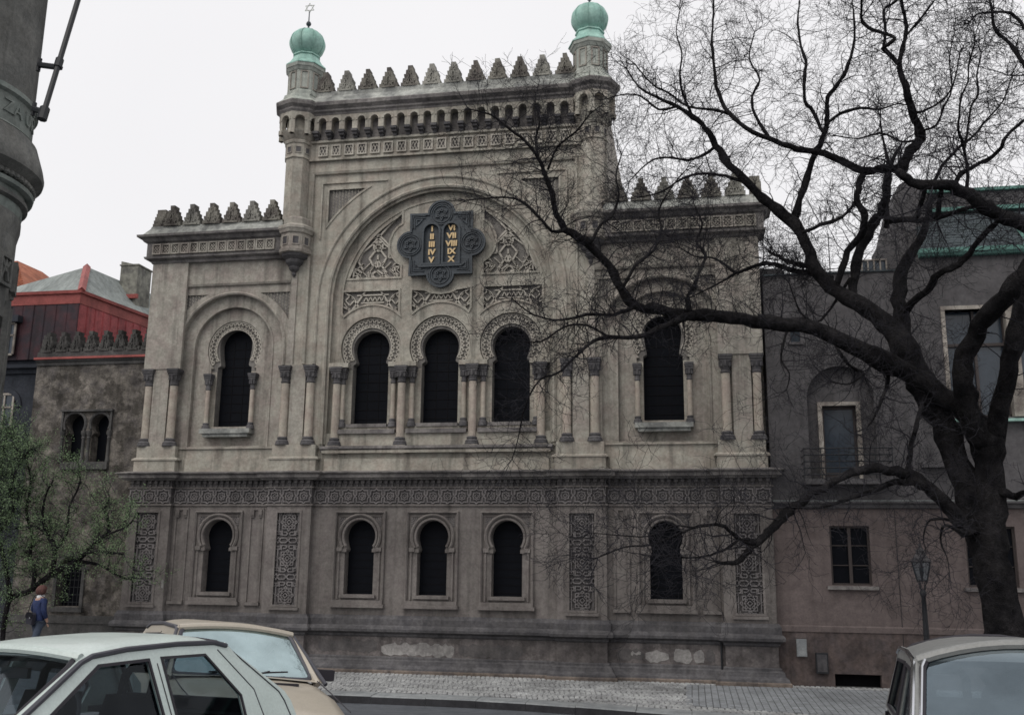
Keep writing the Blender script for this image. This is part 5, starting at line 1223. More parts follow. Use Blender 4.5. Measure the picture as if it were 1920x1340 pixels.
M['rubber'] = plain('black_rubber', (.022, .020, .026), .55, spec=.3)
M['trimgrey'] = plain('grey_plastic_trim', (.05, .05, .062), .45, spec=.4)
M['chrome'] = plain('chrome_strip', (.62, .63, .66), .18, 1.0, var=.05)
M['seat'] = plain('dark_seat_fabric', (.012, .012, .016), .9, spec=.1)
M['dash'] = plain('dashboard_plastic', (.02, .02, .026), .6, spec=.3)
M['tyre'] = plain('tyre_rubber', (.015, .015, .016), .85, spec=.1)
M['hub'] = plain('wheel_steel', (.35, .35, .37), .4, .8)
M['lamp_glass'] = plain('headlight_glass', (.55, .57, .6), .1, .3)
M['plate_white'] = plain('plate_reflection_white', (.62, .63, .62), .5)
def car(name, label, px, py, th, k, slope, zref, D, paint, gl_w, gl_s, extra):
    nrm = Vector((0, slope, 1)).normalized(); f = Vector((cos(th), sin(th), 0)); f = (f-nrm*f.dot(nrm)).normalized(); l = (nrm.cross(f)-nrm*D.get('roll', 0)).normalized(); nrm = f.cross(l)
    o = Vector((px, py, zref-slope*(py+20.3)))
    root = thing(name, label, 'car')
    mt = Matrix.Identity(4)
    for i in range(3): mt[i][0] = -f[i]*k; mt[i][1] = -l[i]*k; mt[i][2] = nrm[i]*k; mt[i][3] = o[i]
    # local axes: x = back from the front bumper, y = towards the car's right, z = up
    root.matrix_basis = mt
    T = lambda b, s, z: (b, -s, z)
    def put(b, nm, mat, par=root, sm=False):
        b.v = [T(*v) for v in b.v]; return b.build(nm, mat, par, sm, local=True)
    L = D['len']; bw, bz = D['belt_w'], D['belt_z']; rw = D['roof_w']
    a0, a1, r1, c1 = D['a_base'], D['a_top'], D['r_end'], D['c_base']      # along the car
    za, zr = D['za'], D['zr']; cr = D['crown']
    # lower body
    dw = D['door_w']; hs0 = D.get('hood_s', 1)
    st = [(0.0, .62*hs0, .50, .70*hs0), (.04, .74*hs0, min(.68, bz-.14), .76*hs0), (.25, .78*hs0, min(.74, bz-.10), .80*hs0), (.6, .80*hs0, min(.84, bz-.05), (dw-.03)*hs0), (a0-.06, D.get('cowl_w', .80), bz-.02, dw-.02)]
    st += [(a0+.3, bw+.0, bz, dw-.01), (2.0, bw+.02, bz, dw), (2.9, bw+.0, bz, dw-.01), (c1-.05, bw-.04, bz-.01, dw-.03)]
    if D['boot']: st += [(c1+.05, .70, bz-.02, .80), (L-.15, .68, bz-.08, .78), (L-.02, .66, bz-.16, .74), (L, .60, .55, .70)]
    else: st += [(c1+.05, .70, bz-.06, .80), (L-.03, .68, .72, .78), (L, .62, .50, .72)]
    b = MB(); rings = []
    for (x, wt, zt, wm) in st:
        crn = .035 if (x < a0 or x > c1) else 0
        sec = [(0, zt+crn), (wt*.45, zt+crn*.8), (wt*.82, zt+crn*.3), (wt*.95, zt-.015), (lerp(wt, wm, .6), zt-.07), (wm, zt-.17 if zt > .6 else zt-.08), (wm+.005, .48 if zt > .6 else .42), (wm-.02, .33), (wm-.09, .22), (0, .20)]
        rings.append([(x, y, z) for y, z in sec]+[(x, -y, z) for y, z in reversed(sec[1:-1])])
    n = len(rings[0]); vs = [p for r in rings for p in r]; fs = [(i*n+q, i*n+(q+1) % n, (i+1)*n+(q+1) % n, (i+1)*n+q) for i in range(len(rings)-1) for q in range(n)]
    fs += [tuple(range(n)), tuple((len(rings)-1)*n+q for q in reversed(range(n)))]
    # leave the cabin open on top: drop faces between a0 and c1 that lie inside
    keep = []
    for fc in fs:
        xs_ = [vs[i][0] for i in fc]; zs_ = [vs[i][2] for i in fc]; ys_ = [abs(vs[i][1]) for i in fc]
        if len(fc) == 4 and min(xs_) >= a0-.07 and max(xs_) <= c1 and min(zs_) > bz-.06 and max(ys_) < bw*.97 and min(ys_) < bw*.84: continue
        keep.append(fc)
    b.add(vs, keep); body = put(b, 'body', paint, sm='all')
    # bonnet shut lines, vents
    for s in (-1, 1): q = MB(); q.tube([(.06, s*.60, .772), (.3, s*.64, .795), (.7, s*.66, .872), (a0-.1, s*.66, bz+.012)], .006, 4); put(q, 'bonnet_gap', M['rubber'])
    q = MB(); q.tube([(.3, 0, .795), (.6, 0, .878), (a0-.1, 0, bz+.019)], .008, 4); put(q, 'bonnet_crease', paint, sm=True)
    q = MB(); q.box(.08, .14, -.45, .45, .60, .70); put(q, 'grille', M['rubber'])
    q = MB(); q.box(-.07, .06, -.80, .80, .42, .54); q.box(L-.06, L+.07, -.80, .80, .42, .54); put(q, 'bumper', M['trimgrey'])
    for s in (-1, 1): q = MB(); q.lathe([(.09, 0), (.085, .02), (.0, .035)], (0, 0, 0), 12); q.v = [(.015-z, y+s*.58, x+.63) for x, y, z in q.v]; put(q, 'headlight', M['lamp_glass'], sm=True)
    for x in (.68, 2.55+.35):
        for s in (-1, 1):
            q = MB(); q.lathe([(.20, -.09), (.27, -.08), (.285, -.04), (.285, .04), (.27, .08), (.2, .09)], (0, 0, 0), 20); q.v = [(x+a, s*(.755)+c, .285+b_) for a, b_, c in q.v]; w = put(q, 'wheel', M['tyre'], sm=True)
            q = MB(); q.lathe([(.19, 0), (.17, .02), (.06, .03), (.0, .05)], (0, 0, 0), 16); q.v = [(x+a, s*(.80+c), .285+b_) for a, b_, c in q.v]; put(q, 'hub_cap', M['hub'], w, True)
            q = MB(); q.sweep([(x+.335*cos(t), .30+.335*sin(t)) for t in [pi*i/14 for i in range(15)]], [(-.02, 0), (-.02, .03), (.02, .03), (.02, 0)], lambda a, b_, c: (a, s*(.825+c), b_)); put(q, 'wheel_arch', M['rubber'])
    # greenhouse sides: painted frame with window holes on a leaning plane
    def side(x, z): return lerp(bw, rw, (z-bz)/(zr-bz))
    outl = D['side']; hs_ = D['holes']
    for s in (-1, 1):
        b = MB(); b.plate(outl, hs_, 0, .03, lambda x, d, z: (x, s*(side(x, z)-d), z), back=True); sf = put(b, 'side_frame', paint)
        for hh in hs_:
            cx = sum(p[0] for p in hh)/len(hh); cz = sum(p[1] for p in hh)/len(hh)
            g = MB(); g.plate(hh, [], .018, .022, lambda x, d, z: (x, s*(side(x, z)-d), z)); put(g, 'side_window', gl_s, sf)
            g = MB(); g.sweep(hh, [(-.012, .004), (-.012, -.008), (.006, -.008), (.006, .004)], lambda x, z, d: (x, s*(side(x, z)-d), z), closed=True); put(g, 'window_seal', M['rubber'], sf)
        # drip rail
        rail = [(x, z) for x, z in D['rail']]
        g = MB(); g.tube([(x, s*(side(x, z)+.004), z) for x, z in rail], D.get('rail_r', .022), 7); put(g, 'drip_rail', D['rail_mat'], sf, True)
        q = MB()
        for x in D['gaps']: q.tube([(x, s*(side(x, za-.03)+.002), za-.03), (x+.02, s*(bw+.004), bz), (x+.02, s*(D['door_w']), .60)], .004, 4)
        put(q, 'door_gap', M['rubber'], sf)
        q = MB(); q.box(1.95, 2.08, s*.855-.015, s*.855+.015, .80, .83); put(q, 'door_handle', M['rubber'], sf)
    # roof skin
    nu, nv = 14, 10; vs = []
    def rz(u, v):
        e = lerp(za, zr, v); return e+cr*(1-abs(u)**D.get('cu', 3.2))*(1-abs(2*v-1)**4*.8)
    def rx(u, v): return lerp(a1-.03*(1-u*u), r1+.04*(1-u*u), v)
    for j in range(nv+1):
        for i in range(nu+1):
            v = j/nv; u = -1+2*i/nu; e = lerp(za, zr, v); w = side(0, e)*1.0
            vs.append((rx(u, v), w*u, rz(u, v)))
    fs = [(j*(nu+1)+i, j*(nu+1)+i+1, (j+1)*(nu+1)+i+1, (j+1)*(nu+1)+i) for j in range(nv) for i in range(nu)]
    b = MB(); b.add(vs, fs); rf = put(b, 'roof', paint, sm='all')
    b = MB(); b.add([(x, y*.97, z-.035) for x, y, z in vs], fs); put(b, 'headlining', M['seat'])
    # windscreen and rear screen with rounded rubber frames
    def screen(nm, xb, wb, zb, xt, wt, zt, bow, gm):
        def S(u, v):
            w = lerp(wb, wt, v); x = lerp(xb, xt, v)-bow*(1-u*u)*(1-.4*v); z = lerp(zb, zt, v)+D.get('hz', .03)*v*(1-u*u); return (x, w*u, z)
        g = MB(); N = 12; V = [S(-1+2*i/N, .0+1.0*j/8) for j in range(9) for i in range(N+1)]
        g.add(V, [(j*(N+1)+i, j*(N+1)+i+1, (j+1)*(N+1)+i+1, (j+1)*(N+1)+i) for j in range(8) for i in range(N)]); w = put(g, nm, gm, sm='all')
        loop = []
        rc = .10
        for (u0, v0, du, dv) in ((-1, 0, 1, 1), (1, 0, -1, 1), (1, 1, -1, -1), (-1, 1, 1, -1)):
            c = [(u0, v0+dv*rc*1.2), (u0+du*rc*.3, v0+dv*rc*.35), (u0+du*rc, v0)]
            if (u0, v0) in ((1, 0), (-1, 1)): c = c[::-1]
            if (u0, v0) in ((-1, 0), (1, 1)): pass
            loop.append(c)
        pts = []
        for c in (loop[0], loop[1], loop[2], loop[3]): pts += c
        # dense loop along the borders
        dense = []
        for p, q in zip(pts, pts[1:]+pts[:1]):
            for t in range(5): dense.append(S(lerp(p[0], q[0], t/5), lerp(p[1], q[1], t/5)))
        dense.append(dense[0])
        q = MB(); q.tube(dense, .022, 6, cap=False); put(q, 'screen_seal', D['seal_mat'], w, True)
        if D.get('chrome') and nm == 'windscreen':
            q = MB(); q.tube([(x-.02, y*1.012, z+.014) for x, y, z in dense], .009, 5, cap=False); put(q, 'chrome_strip', M['chrome'], w, True)
        return w, S
    sgn = 1
    ws, SW = screen('windscreen', a0+.02, D['ws_wb'], bz+.015, a1+.0, D['ws_wt'], za+.02, .07, gl_w)
    rs, SR = screen('rear_screen', c1-.04, bw-.1, bz+.02, r1+.05, rw-.05, zr+.0, -.05, gl_s)
    for s in (-1, 1):       # pillars
        q = MB(); q.tube([(a0-.03, s*(D['ws_wb']+.035), bz-.02), (lerp(a0, a1, .5), s*lerp(D['ws_wb']+.035, D['ws_wt']+.03, .5), lerp(bz, za, .5)), (a1+.02, s*(D['ws_wt']+.025), za+.005)], [.04, .034, .03], 7); put(q, 'windscreen_pillar', paint, sm=True)
        q = MB(); q.tube([(c1+.02, s*(bw-.05), bz-.02), (r1+.02, s*(rw-.02), zr-.01)], .034, 7); put(q, 'rear_pillar', paint, sm=True)
    q = MB(); q.tube([(a1-.02-.03*(1-u*u), (D['ws_wt']+.03)*u, za+.015+(D.get('hz', .03)+.012)*(1-u*u)) for u in [-1+.2*i for i in range(11)]], .03, 8); put(q, 'roof_header', paint, sm=True)
    q = MB(); q.add([(a0-.10, -.68, bz+.0), (a0-.10, .68, bz+.0), (a0+.06, .68, bz+.02), (a0+.06, -.68, bz+.02), (a0-.14, 0, bz+.03), (a0+.02, 0, bz+.035)], [(0, 4, 5, 3), (4, 1, 2, 5)]); put(q, 'scuttle', paint)
    for c, e in ((.05, .62), (-.52, .02)):
        q = MB(); p = [SW(u, v) for u, v in ((c, .02), (lerp(c, e, .5), .07), (e, .10))]; q.tube([(x-.025, y, z+.02) for x, y, z in p], .008, 5); q.tube([(a0-.04, p[0][1], bz+.02), (p[1][0]-.03, p[1][1], p[1][2]+.03)], .009, 5); put(q, 'wiper', M['rubber'])
    # cabin
    q = MB(); q.box(a0+.0, a0+.48, -.68, .68, .55, bz-.02); q.box(a0+.3, a0+.5, .12, .60, .80, bz+.03); put(q, 'dashboard', M['dash'])
    q = MB(); q.box(a0, c1, -.72, .72, .22, .34); q.box(c1-.12, c1-.04, -.70, .70, .3, bz-.03); q.box(r1+.05, c1, -.68, .68, .82, .86); put(q, 'cabin_floor', M['seat'])
    for s in (-1, 1):
        q = MB(); q.box(1.85, 2.35, s*.36-.24, s*.36+.24, .34, .56)
        q.add([(2.26, s*.36-.24, .5), (2.42, s*.36-.24, .5), (2.42, s*.36+.24, .5), (2.26, s*.36+.24, .5), (2.42, s*.36-.21, 1.02), (2.52, s*.36-.21, 1.02), (2.52, s*.36+.21, 1.02), (2.42, s*.36+.21, 1.02)], [(0, 1, 5, 4), (1, 2, 6, 5), (2, 3, 7, 6), (3, 0, 4, 7), (4, 5, 6, 7)])
        put(q, 'front_seat', M['seat'])
        q = MB(); q.tube([(2.46, s*.36-.12, 1.0), (2.49, s*.36-.125, 1.14), (2.50, s*.36-.09, 1.19), (2.50, s*.36+.09, 1.19), (2.49, s*.36+.125, 1.14), (2.46, s*.36+.12, 1.0)], .03, 6); put(q, 'headrest', M['seat'], sm=True)
    q = MB(); q.box(2.95, 3.3, -.62, .62, .34, .55); q.add([(3.2, -.62, .5), (3.34, -.62, .5), (3.34, .62, .5), (3.2, .62, .5), (3.36, -.6, .95), (3.44, -.6, .95), (3.44, .6, .95), (3.36, .6, .95)], [(0, 1, 5, 4), (1, 2, 6, 5), (2, 3, 7, 6), (3, 0, 4, 7), (4, 5, 6, 7)]); put(q, 'rear_seat', M['seat'])
    q = MB(); N = 20; q.tube([(1.78+.06*sin(2*pi*i/N), .36+.18*cos(2*pi*i/N), .93+.17*sin(2*pi*i/N)) for i in range(N+1)], .014, 5, cap=False); q.tube([(1.78, .19, .93), (1.78, .53, .93)], .012, 4); q.tube([(1.6, .36, .82), (1.78, .36, .93)], .02, 5); put(q, 'steering_wheel', M['dash'], sm=True)
    q = MB(); q.box(a1+.02, a1+.05, -.1, .12, za-.12, za-.055); put(q, 'rear_view_mirror', M['dash'])
    if extra: extra(put, root, side, SW)
    return root
# 1: pale mint hatchback, nearest
D1 = dict(len=3.80, belt_w=.80, belt_z=.80, roof_w=.545, a_base=.90, a_top=1.74, r_end=3.10, c_base=3.72, za=1.265, zr=1.345, crown=.092, cu=6, ws_wb=.72, ws_wt=.535, boot=False, cowl_w=.78,
    door_w=.875, side=[(.84, .80), (3.77, .80), (3.75, .93), (3.70, 1.0), (3.12, 1.345), (2.9, 1.352), (2.3, 1.33), (1.74, 1.27)],
    holes=[[(1.12, .83), (2.31, .83), (2.29, 1.262), (1.84, 1.238)], [(2.42, .83), (3.14, .83), (3.15, 1.0), (2.87, 1.28), (2.41, 1.27)]],
    rail=[(.82, .80), (1.10, .935), (1.42, 1.105), (1.70, 1.255), (1.80, 1.290), (2.1, 1.325), (2.6, 1.352), (3.0, 1.358), (3.13, 1.335)], rail_r=.018, rail_mat=M['trimgrey'], seal_mat=M['rubber'], gaps=[2.36])
def ex1(put, root, side, SW):
    for s in (-1, 1):
        q = MB(); q.box(1.42, 1.50, s*.84-.1 if s > 0 else -.94, s*.94 if s > 0 else -.74, .74, .84); put(q, 'door_mirror', M['rubber'])
        q = MB(); q.tube([(3.18, s*(side(0, 1.30)+.004), 1.30), (3.62, s*(side(0, 1.0)+.004), 1.0), (3.66, s*(side(0, .93)+.004), .93), (3.69, s*(side(0, .80)+.004), .80)], .005, 4); put(q, 'hatch_gap', M['trimgrey'])
        q = MB(); q.tube([(3.02, s*(side(0, 1.31)+.003), 1.31), (3.32, s*(side(0, 1.03)+.003), 1.03), (3.36, s*(side(0, .80)+.003), .80)], .004, 4); put(q, 'door_gap', M['trimgrey'])
    # reflection of another car's number plate, built as a white card behind the screen
    q = MB(); q.box(-.006, .006, -.26, .26, -.055, .055); q.v = [(1.52+x, -.12+y, 1.03+z) for x, y, z in q.v]; pl = put(q, 'plate_reflection', M['plate_white'])
    me = text_mesh('\u00b7Y 97 95', .085, .001, M['rubber'])
    o = inst('plate_reflection_text', me, pl, (1.512, .12, 1.03), (pi/2, 0, -pi/2), local=True)
bw1 = .735
car('white_hatchback', 'pale mint hatchback parked nearest, with black roof rails and dark side windows', 2.91, -23.35, R(-100.9), .937, .06, -1.85, D1, carpaint('pale_mint_paint', (.50, .575, .55), .3), glass('hatch_windscreen', .06, (.8, .88, .95), .75, gmax=.5), glass('hatch_side_glass', .02, (.8, .88, .95), .6, gmax=.16), ex1)
# 2: beige saloon behind it, bonnet to the right
D2 = dict(roll=.055, len=4.0, belt_w=.735, belt_z=.945, roof_w=.545, a_base=1.22, a_top=1.70, r_end=3.05, c_base=3.5, za=1.335, zr=1.36, crown=.09, cu=5, ws_wb=.655, ws_wt=.515, boot=True, cowl_w=.70, hood_s=.86,
    door_w=.80, side=[(1.16, .94), (3.54, .94), (3.08, 1.36), (2.4, 1.375), (1.70, 1.335)],
    holes=[[(1.45, .985), (2.26, .985), (2.26, 1.28), (1.80, 1.27)], [(2.36, .985), (3.25, .985), (3.0, 1.27), (2.36, 1.285)]],
    rail=[(1.12, .93), (1.68, 1.33), (1.8, 1.355), (2.4, 1.38), (3.0, 1.37), (3.1, 1.33)], rail_r=.02, rail_mat=M['trimgrey'], seal_mat=M['trimgrey'], gaps=[2.31])
def ex2(put, root, side, SW):
    for s in (-1, 1):
        q = MB(); q.sweep([(1.46, s*.77), (1.46, s*.93)], [(-.05, -.045), (.05, -.055), (.065, .0), (.05, .055), (-.05, .05)], lambda a, b, c: (a, b, 1.0+c) , pclosed=True)
        q.v = [(x, y, z) for x, y, z in q.v]; m_ = put(q, 'door_mirror', M['rubber'], sm=True)
        q = MB(); q.tube([(1.52, s*.72, .97), (1.5, s*.82, .99)], .022, 5); put(q, 'mirror_arm', M['rubber'], m_, True)
    q = MB(); q.box(.92, .96, .05, .42, .895, .935); put(q, 'bonnet_vent', M['rubber'])
car('beige_saloon', 'beige saloon behind the pale mint hatchback, with its bonnet pointing right and black mirror', 3.51, -18.51, R(-49.7), 1.107, .06, -2.05, D2, carpaint('beige_paint', (.42, .38, .315), .35), glass('saloon_windscreen', .62, (.66, .82, .84), .6), glass('saloon_side_glass', .2, (.8, .9, .95), .5), ex2)
# 3: grey-beige saloon, right edge
D3 = dict(len=4.05, hz=.095, belt_w=.69, belt_z=.86, roof_w=.585, a_base=1.05, a_top=1.72, r_end=3.14, c_base=3.62, za=1.255, zr=1.30, crown=.12, ws_wb=.635, ws_wt=.545, boot=True, cowl_w=.75, chrome=True,
    door_w=.82, side=[(.99, .86), (3.66, .86), (3.2, 1.295), (2.4, 1.30), (1.72, 1.26)],
    holes=[[(1.22, .89), (2.28, .89), (2.28, 1.23), (1.82, 1.215)], [(2.36, .89), (3.4, .89), (3.12, 1.23), (2.36, 1.235)]],
    rail=[(.97, .86), (1.70, 1.255), (1.85, 1.275), (2.4, 1.305), (3.1, 1.305), (3.24, 1.27)], rail_r=.014, rail_mat=M['chrome'], seal_mat=M['rubber'], gaps=[2.33])
def ex3(put, root, side, SW):
    q = MB(); q.box(1.2, 1.28, .78, .92, .80, .89); put(q, 'door_mirror', M['chrome'])
car('grey_saloon', 'dusty grey-beige saloon with chrome windscreen trim, parked facing the viewer on the right', 8.77, -22.54, R(-97.4), .988, .05, -1.82, D3, carpaint('dusty_grey_beige_paint', (.195, .20, .195), .45, dirt=.4), glass('grey_saloon_windscreen', .26, (.52, .64, .72), .7), glass('grey_saloon_side_glass', .06, (.8, .9, .95), .5), ex3)

# ================================================================== STREET LAMP
lp = at(1737, 1197, -5.2); lx, ly = 11.82, -5.2
lb = pave_z(lx, ly)
sl_ = thing('street_lamp', 'old black iron gas lamp post with a tapered glass lantern by the kerb', 'street lamp', (lx, ly, lb))
q = MB(); q.lathe([(.16, lb), (.16, lb+.12), (.13, lb+.16), (.12, lb+.5), (.10, lb+.56), (.11, lb+.6), (.075, lb+.66), (.06, lb+1.2), (.052, -1.0), (.044, -.62), (.06, -.60), (.065, -.55), (.05, -.50), (.035, -.48)], (lx, ly, 0), 10); q.build('post', M['iron'], sl_, True)
q = MB()
for k in range(4):
    a = pi/4+k*pi/2; q.tube([(lx, ly, -.52), (lx+.07*cos(a), ly+.07*sin(a), -.45), (lx+.06*cos(a), ly+.06*sin(a), -.40), (lx+.115*cos(a), ly+.115*sin(a), -.30)], .011, 4)
q.build('lantern_bracket', M['iron'], sl_)
q = MB()
for k in range(6):
    a = k*pi/3+.3; q.tube([(lx+.11*cos(a), ly+.11*sin(a), -.30), (lx+.205*cos(a), ly+.205*sin(a), .08)], .016, 4)
for z, r in ((-.30, .115), (.08, .21)): q.tube([(lx+r*cos(.3+k*pi/3), ly+r*sin(.3+k*pi/3), z) for k in range(7)], .014, 4)
fr = q.build('lantern_frame', M['iron'], sl_)
for k in range(6):
    a0, a1_ = .3+k*pi/3, .3+(k+1)*pi/3
    q = MB(); q.add([(lx+.11*cos(a0), ly+.11*sin(a0), -.29), (lx+.11*cos(a1_), ly+.11*sin(a1_), -.29), (lx+.2*cos(a1_), ly+.2*sin(a1_), .07), (lx+.2*cos(a0), ly+.2*sin(a0), .07)], [(0, 1, 2, 3)]); q.build('lantern_pane', bpy.data.materials.get('lantern_glass') or glass('lantern_glass', .0, (.8, .9, 1), 1.05, gmax=.05), fr)
q = MB(); q.lathe([(.235, .08), (.23, .11), (.19, .14), (.13, .22), (.10, .24), (.095, .30), (.105, .31), (.085, .33), (.04, .36), (.03, .40), (.045, .42), (.0, .47)], (lx, ly, 0), 6, a0=.3); q.build('lantern_roof', M['dark'], sl_)
q = MB(); q.lathe([(.02, -.3), (.025, -.2), (.045, -.14), (.03, -.04), (.01, 0)], (lx, ly, 0), 8); q.build('burner', M['iron'], fr, True)
# ================================================================== PERSON (skin-modifier body, one surface)
M['jacket'] = plain('blue_jacket', (.014, .026, .085), .75, var=.35, scale=9)
M['trousers'] = plain('dark_trousers', (.02, .02, .03), .85)
M['jeans'] = plain('dark_jeans', (.045, .06, .09), .85)
M['skin'] = plain('skin', (.42, .26, .2), .55)
M['hair'] = plain('auburn_hair', (.085, .038, .033), .8, var=.5, scale=30)
PX, PY = -9.75, -3.2; PZ = pave_z(PX, -3.2)
def skin(name, V, E, rad, mat, parent, sub=2, root=0):
    me = bpy.data.meshes.new(name); me.from_pydata([Vector(v) for v in V], E, [])
    o = bpy.data.objects.new(name, me); COL.objects.link(o)
    sk = o.modifiers.new('s', 'SKIN'); sk.use_smooth_shade = True
    for i, r in enumerate(rad): me.skin_vertices[0].data[i].radius = r if hasattr(r, '__len__') else (r, r)
    me.skin_vertices[0].data[root].use_root = True
    sb = o.modifiers.new('u', 'SUBSURF'); sb.levels = sub; sb.render_levels = sub
    dg = bpy.context.evaluated_depsgraph_get(); dg.update()
    m2 = bpy.data.meshes.new_from_object(o.evaluated_get(dg)); bpy.data.objects.remove(o); m2.name = name
    m2.materials.clear(); m2.materials.append(mat); m2.shade_smooth()
    q = bpy.data.objects.new(name, m2); COL.objects.link(q); q.parent = parent; return q
per = thing('person', 'person with auburn hair in a blue jacket with white collar, walking away past the annex', 'person', (PX, PY, PZ), R(-25))
# local frame: facing +y (away), x right
body = skin('body', [(0, 0, .92), (0, 0, 1.12), (0, .0, 1.32), (0, -.01, 1.42), (0, .01, 1.50), (0, .02, 1.60),
    (-.09, 0, .88), (-.10, .06, .50), (-.10, .02, .09), (-.10, .14, .05), (.09, 0, .88), (.10, -.08, .50), (.10, -.24, .14), (.10, -.16, .05),
    (-.17, 0, 1.38), (-.30, -.02, 1.14), (-.22, .16, .98), (-.14, .22, .98), (.17, 0, 1.38), (.23, -.02, 1.12), (.22, .10, .90), (.21, .13, .82)],
    [(0, 1), (1, 2), (2, 3), (3, 4), (4, 5), (0, 6), (6, 7), (7, 8), (8, 9), (0, 10), (10, 11), (11, 12), (12, 13), (3, 14), (14, 15), (15, 16), (16, 17), (3, 18), (18, 19), (19, 20), (20, 21)],
    [(.16, .11), (.14, .10), (.17, .11), (.10, .08), (.05, .05), (.085, .10), .09, .065, .045, .04, .09, .065, .045, .04, .065, .048, .036, .03, .065, .048, .036, .03], M['skin'], per)
jk = skin('jacket', [(0, 0, .74), (0, 0, .98), (0, 0, 1.2), (0, 0, 1.36), (0, 0, 1.44), (-.18, 0, 1.38), (-.31, -.02, 1.14), (-.23, .14, 1.0), (.18, 0, 1.38), (.245, -.02, 1.12), (.23, .08, .92)],
    [(0, 1), (1, 2), (2, 3), (3, 4), (3, 5), (5, 6), (6, 7), (3, 8), (8, 9), (9, 10)], [(.20, .15), (.185, .14), (.195, .145), (.15, .11), (.085, .08), .085, .072, .055, .085, .072, .055], M['jacket'], per)
skin('trousers', [(0, 0, .90), (-.095, 0, .80), (-.10, .06, .48), (-.10, .02, .12), (.095, 0, .80), (.10, -.08, .48), (.10, -.22, .18)], [(0, 1), (1, 2), (2, 3), (0, 4), (4, 5), (5, 6)], [(.17, .12), .115, .09, .075, .115, .09, .075], M['jeans'], per)
for s, yy in ((-1, .05), (1, -.2)): skin('shoe', [(s*.10, yy-.05, .05), (s*.10, yy+.08, .045), (s*.10, yy+.17, .035)], [(0, 1), (1, 2)], [(.055, .05), (.055, .045), (.04, .03)], M['trousers'], per)
hr = MB(); rr = random.Random(5)
for k in range(7):
    for j in range(14):
        a = 2*pi*j/14; e = lerp(-.5, 1.45, k/6); 
vs = []
for k in range(9):
    e = lerp(-.75, pi/2, k/8)
    for j in range(16):
        a = 2*pi*j/16; r = 1+rr.uniform(-.07, .07); front = max(0, sin(a))*(1 if e < .25 else 0); r *= (1-.28*front)
        vs.append((.145*r*cos(e)*cos(a), .01+.15*r*cos(e)*sin(a), 1.63+.145*r*sin(e)))
hr.add(vs, [(k*16+j, k*16+(j+1) % 16, (k+1)*16+(j+1) % 16, (k+1)*16+j) for k in range(8) for j in range(16)]); hr.build('hair', M['hair'], per, 'all', local=True)
cl_ = MB(); cl_.lathe([(.088, 1.44), (.10, 1.49), (.085, 1.53), (.07, 1.50)], (0, .0, 0), 14); cl_.build('collar', plain('white_collar', (.75, .75, .76), .7), per, True, local=True)
fc = MB(); fc.lathe([(.0, -.03), (.014, -.01), (.016, .0), (.0, .03)], (0, .115, 1.585), 6); fc.build('nose', M['skin'], per, True, local=True)
for s in (-1, 1):
    fc = MB(); fc.lathe([(.0, -.012), (.012, 0), (.0, .012)], (s*.036, .102, 1.615), 8); fc.build('eye', M['trousers'], per, True, local=True)
    fc = MB(); fc.lathe([(.0, -.03), (.014, -.015), (.018, .01), (.0, .03)], (s*.092, .01, 1.60), 6); fc.build('ear', M['skin'], per, True, local=True)
    hx = -.14 if s < 0 else .21; hy, hz = (.24, .985) if s < 0 else (.14, .78)
    for f in range(4):
        y0 = (f-1.5)*.018; P = [(hx+y0, hy, hz), (hx+y0, hy+.012, hz-.035-.004*(2-abs(f-1.5))), (hx+y0, hy+.022, hz-.062-.005*(2-abs(f-1.5)))]
        q = MB(); q.tube(P, [.009, .008, .006], 5); q.build('finger', M['skin'], per, True, local=True)
    q = MB(); q.tube([(hx-s*.02, hy-.01, hz+.02), (hx-s*.045, hy+.012, hz-.01), (hx-s*.05, hy+.025, hz-.03)], [.010, .009, .007], 5); q.build('thumb', M['skin'], per, True, local=True)
bag = thing('shoulder_bag', 'dark shoulder bag with a shiny buckle hanging at the side of the person in blue', 'bag', (PX-.10, PY-.17, PZ+.95), R(-25))
q = MB(); q.plate([(-.15, -.16), (.13, -.17), (.15, .08), (.10, .13), (-.12, .13), (-.16, .06)], [], -.05, .05, back=True); q.build('bag_body', M['trousers'], bag, local=True)
q = MB(); q.plate([(-.155, .0), (.145, 0), (.15, .09), (.10, .14), (-.12, .14), (-.165, .07)], [], -.065, -.05, back=True); q.build('flap', M['seat'], bag, local=True)
q = MB(); q.box(.05, .10, -.08, -.066, -.02, .02); q.build('buckle', M['chrome'], bag, local=True)
q = MB(); q.tube([(-.13, -.02, .12), (-.02, -.03, .36), (.10, -.02, .56), (.16, .1, .585), (.2, .22, .5)], .012, 4); q.build('strap', M['trousers'], bag, local=True)

# ================================================================== ROUND CORNER TOWER, far left
M['verd'] = stone('grey_green_stone', (.26, .285, .265), (.205, .235, .22), var=.3, streak=.35, big=1.5)
M['granite'] = stone('dark_granite', (.165, .165, .155), (.115, .118, .114), var=.4, streak=.45, fine=26, big=1.2)
TR = 1.18; 
e0 = at(70, 190, -16.7); 
tdir = Vector((CAM_R.x, CAM_R.y, 0)).normalized()
tc = Vector((e0.x, e0.y, 0))-tdir*TR*1.0+Vector((CAM_F.x, CAM_F.y, 0)).normalized()*.35-tdir*.36
tg = ground(tc.x, tc.y)
tw = thing('corner_tower', 'round grey-green stone corner bay at the far left with lettered band and flagpole holder', 'building', (tc.x, tc.y, tg))
def zt(px, py): # height on the tower's right flank
    return at(px, py, e0.y).z
c = (tc.x, tc.y, 0)
z1 = zt(62, 212)+.30; z2 = zt(54, 262)+.28; 
zA = zt(82, 322)+.21; zB = zt(60, 372)+.2; zC = zt(48, 402)+.2; zD = zt(30, 440)+.2
S36 = 64
q = MB(); q.lathe([(TR, z1+.05), (TR, 16)], c, S36); q.build('shaft', M['granite'], tw, True)
band_r = TR+.012
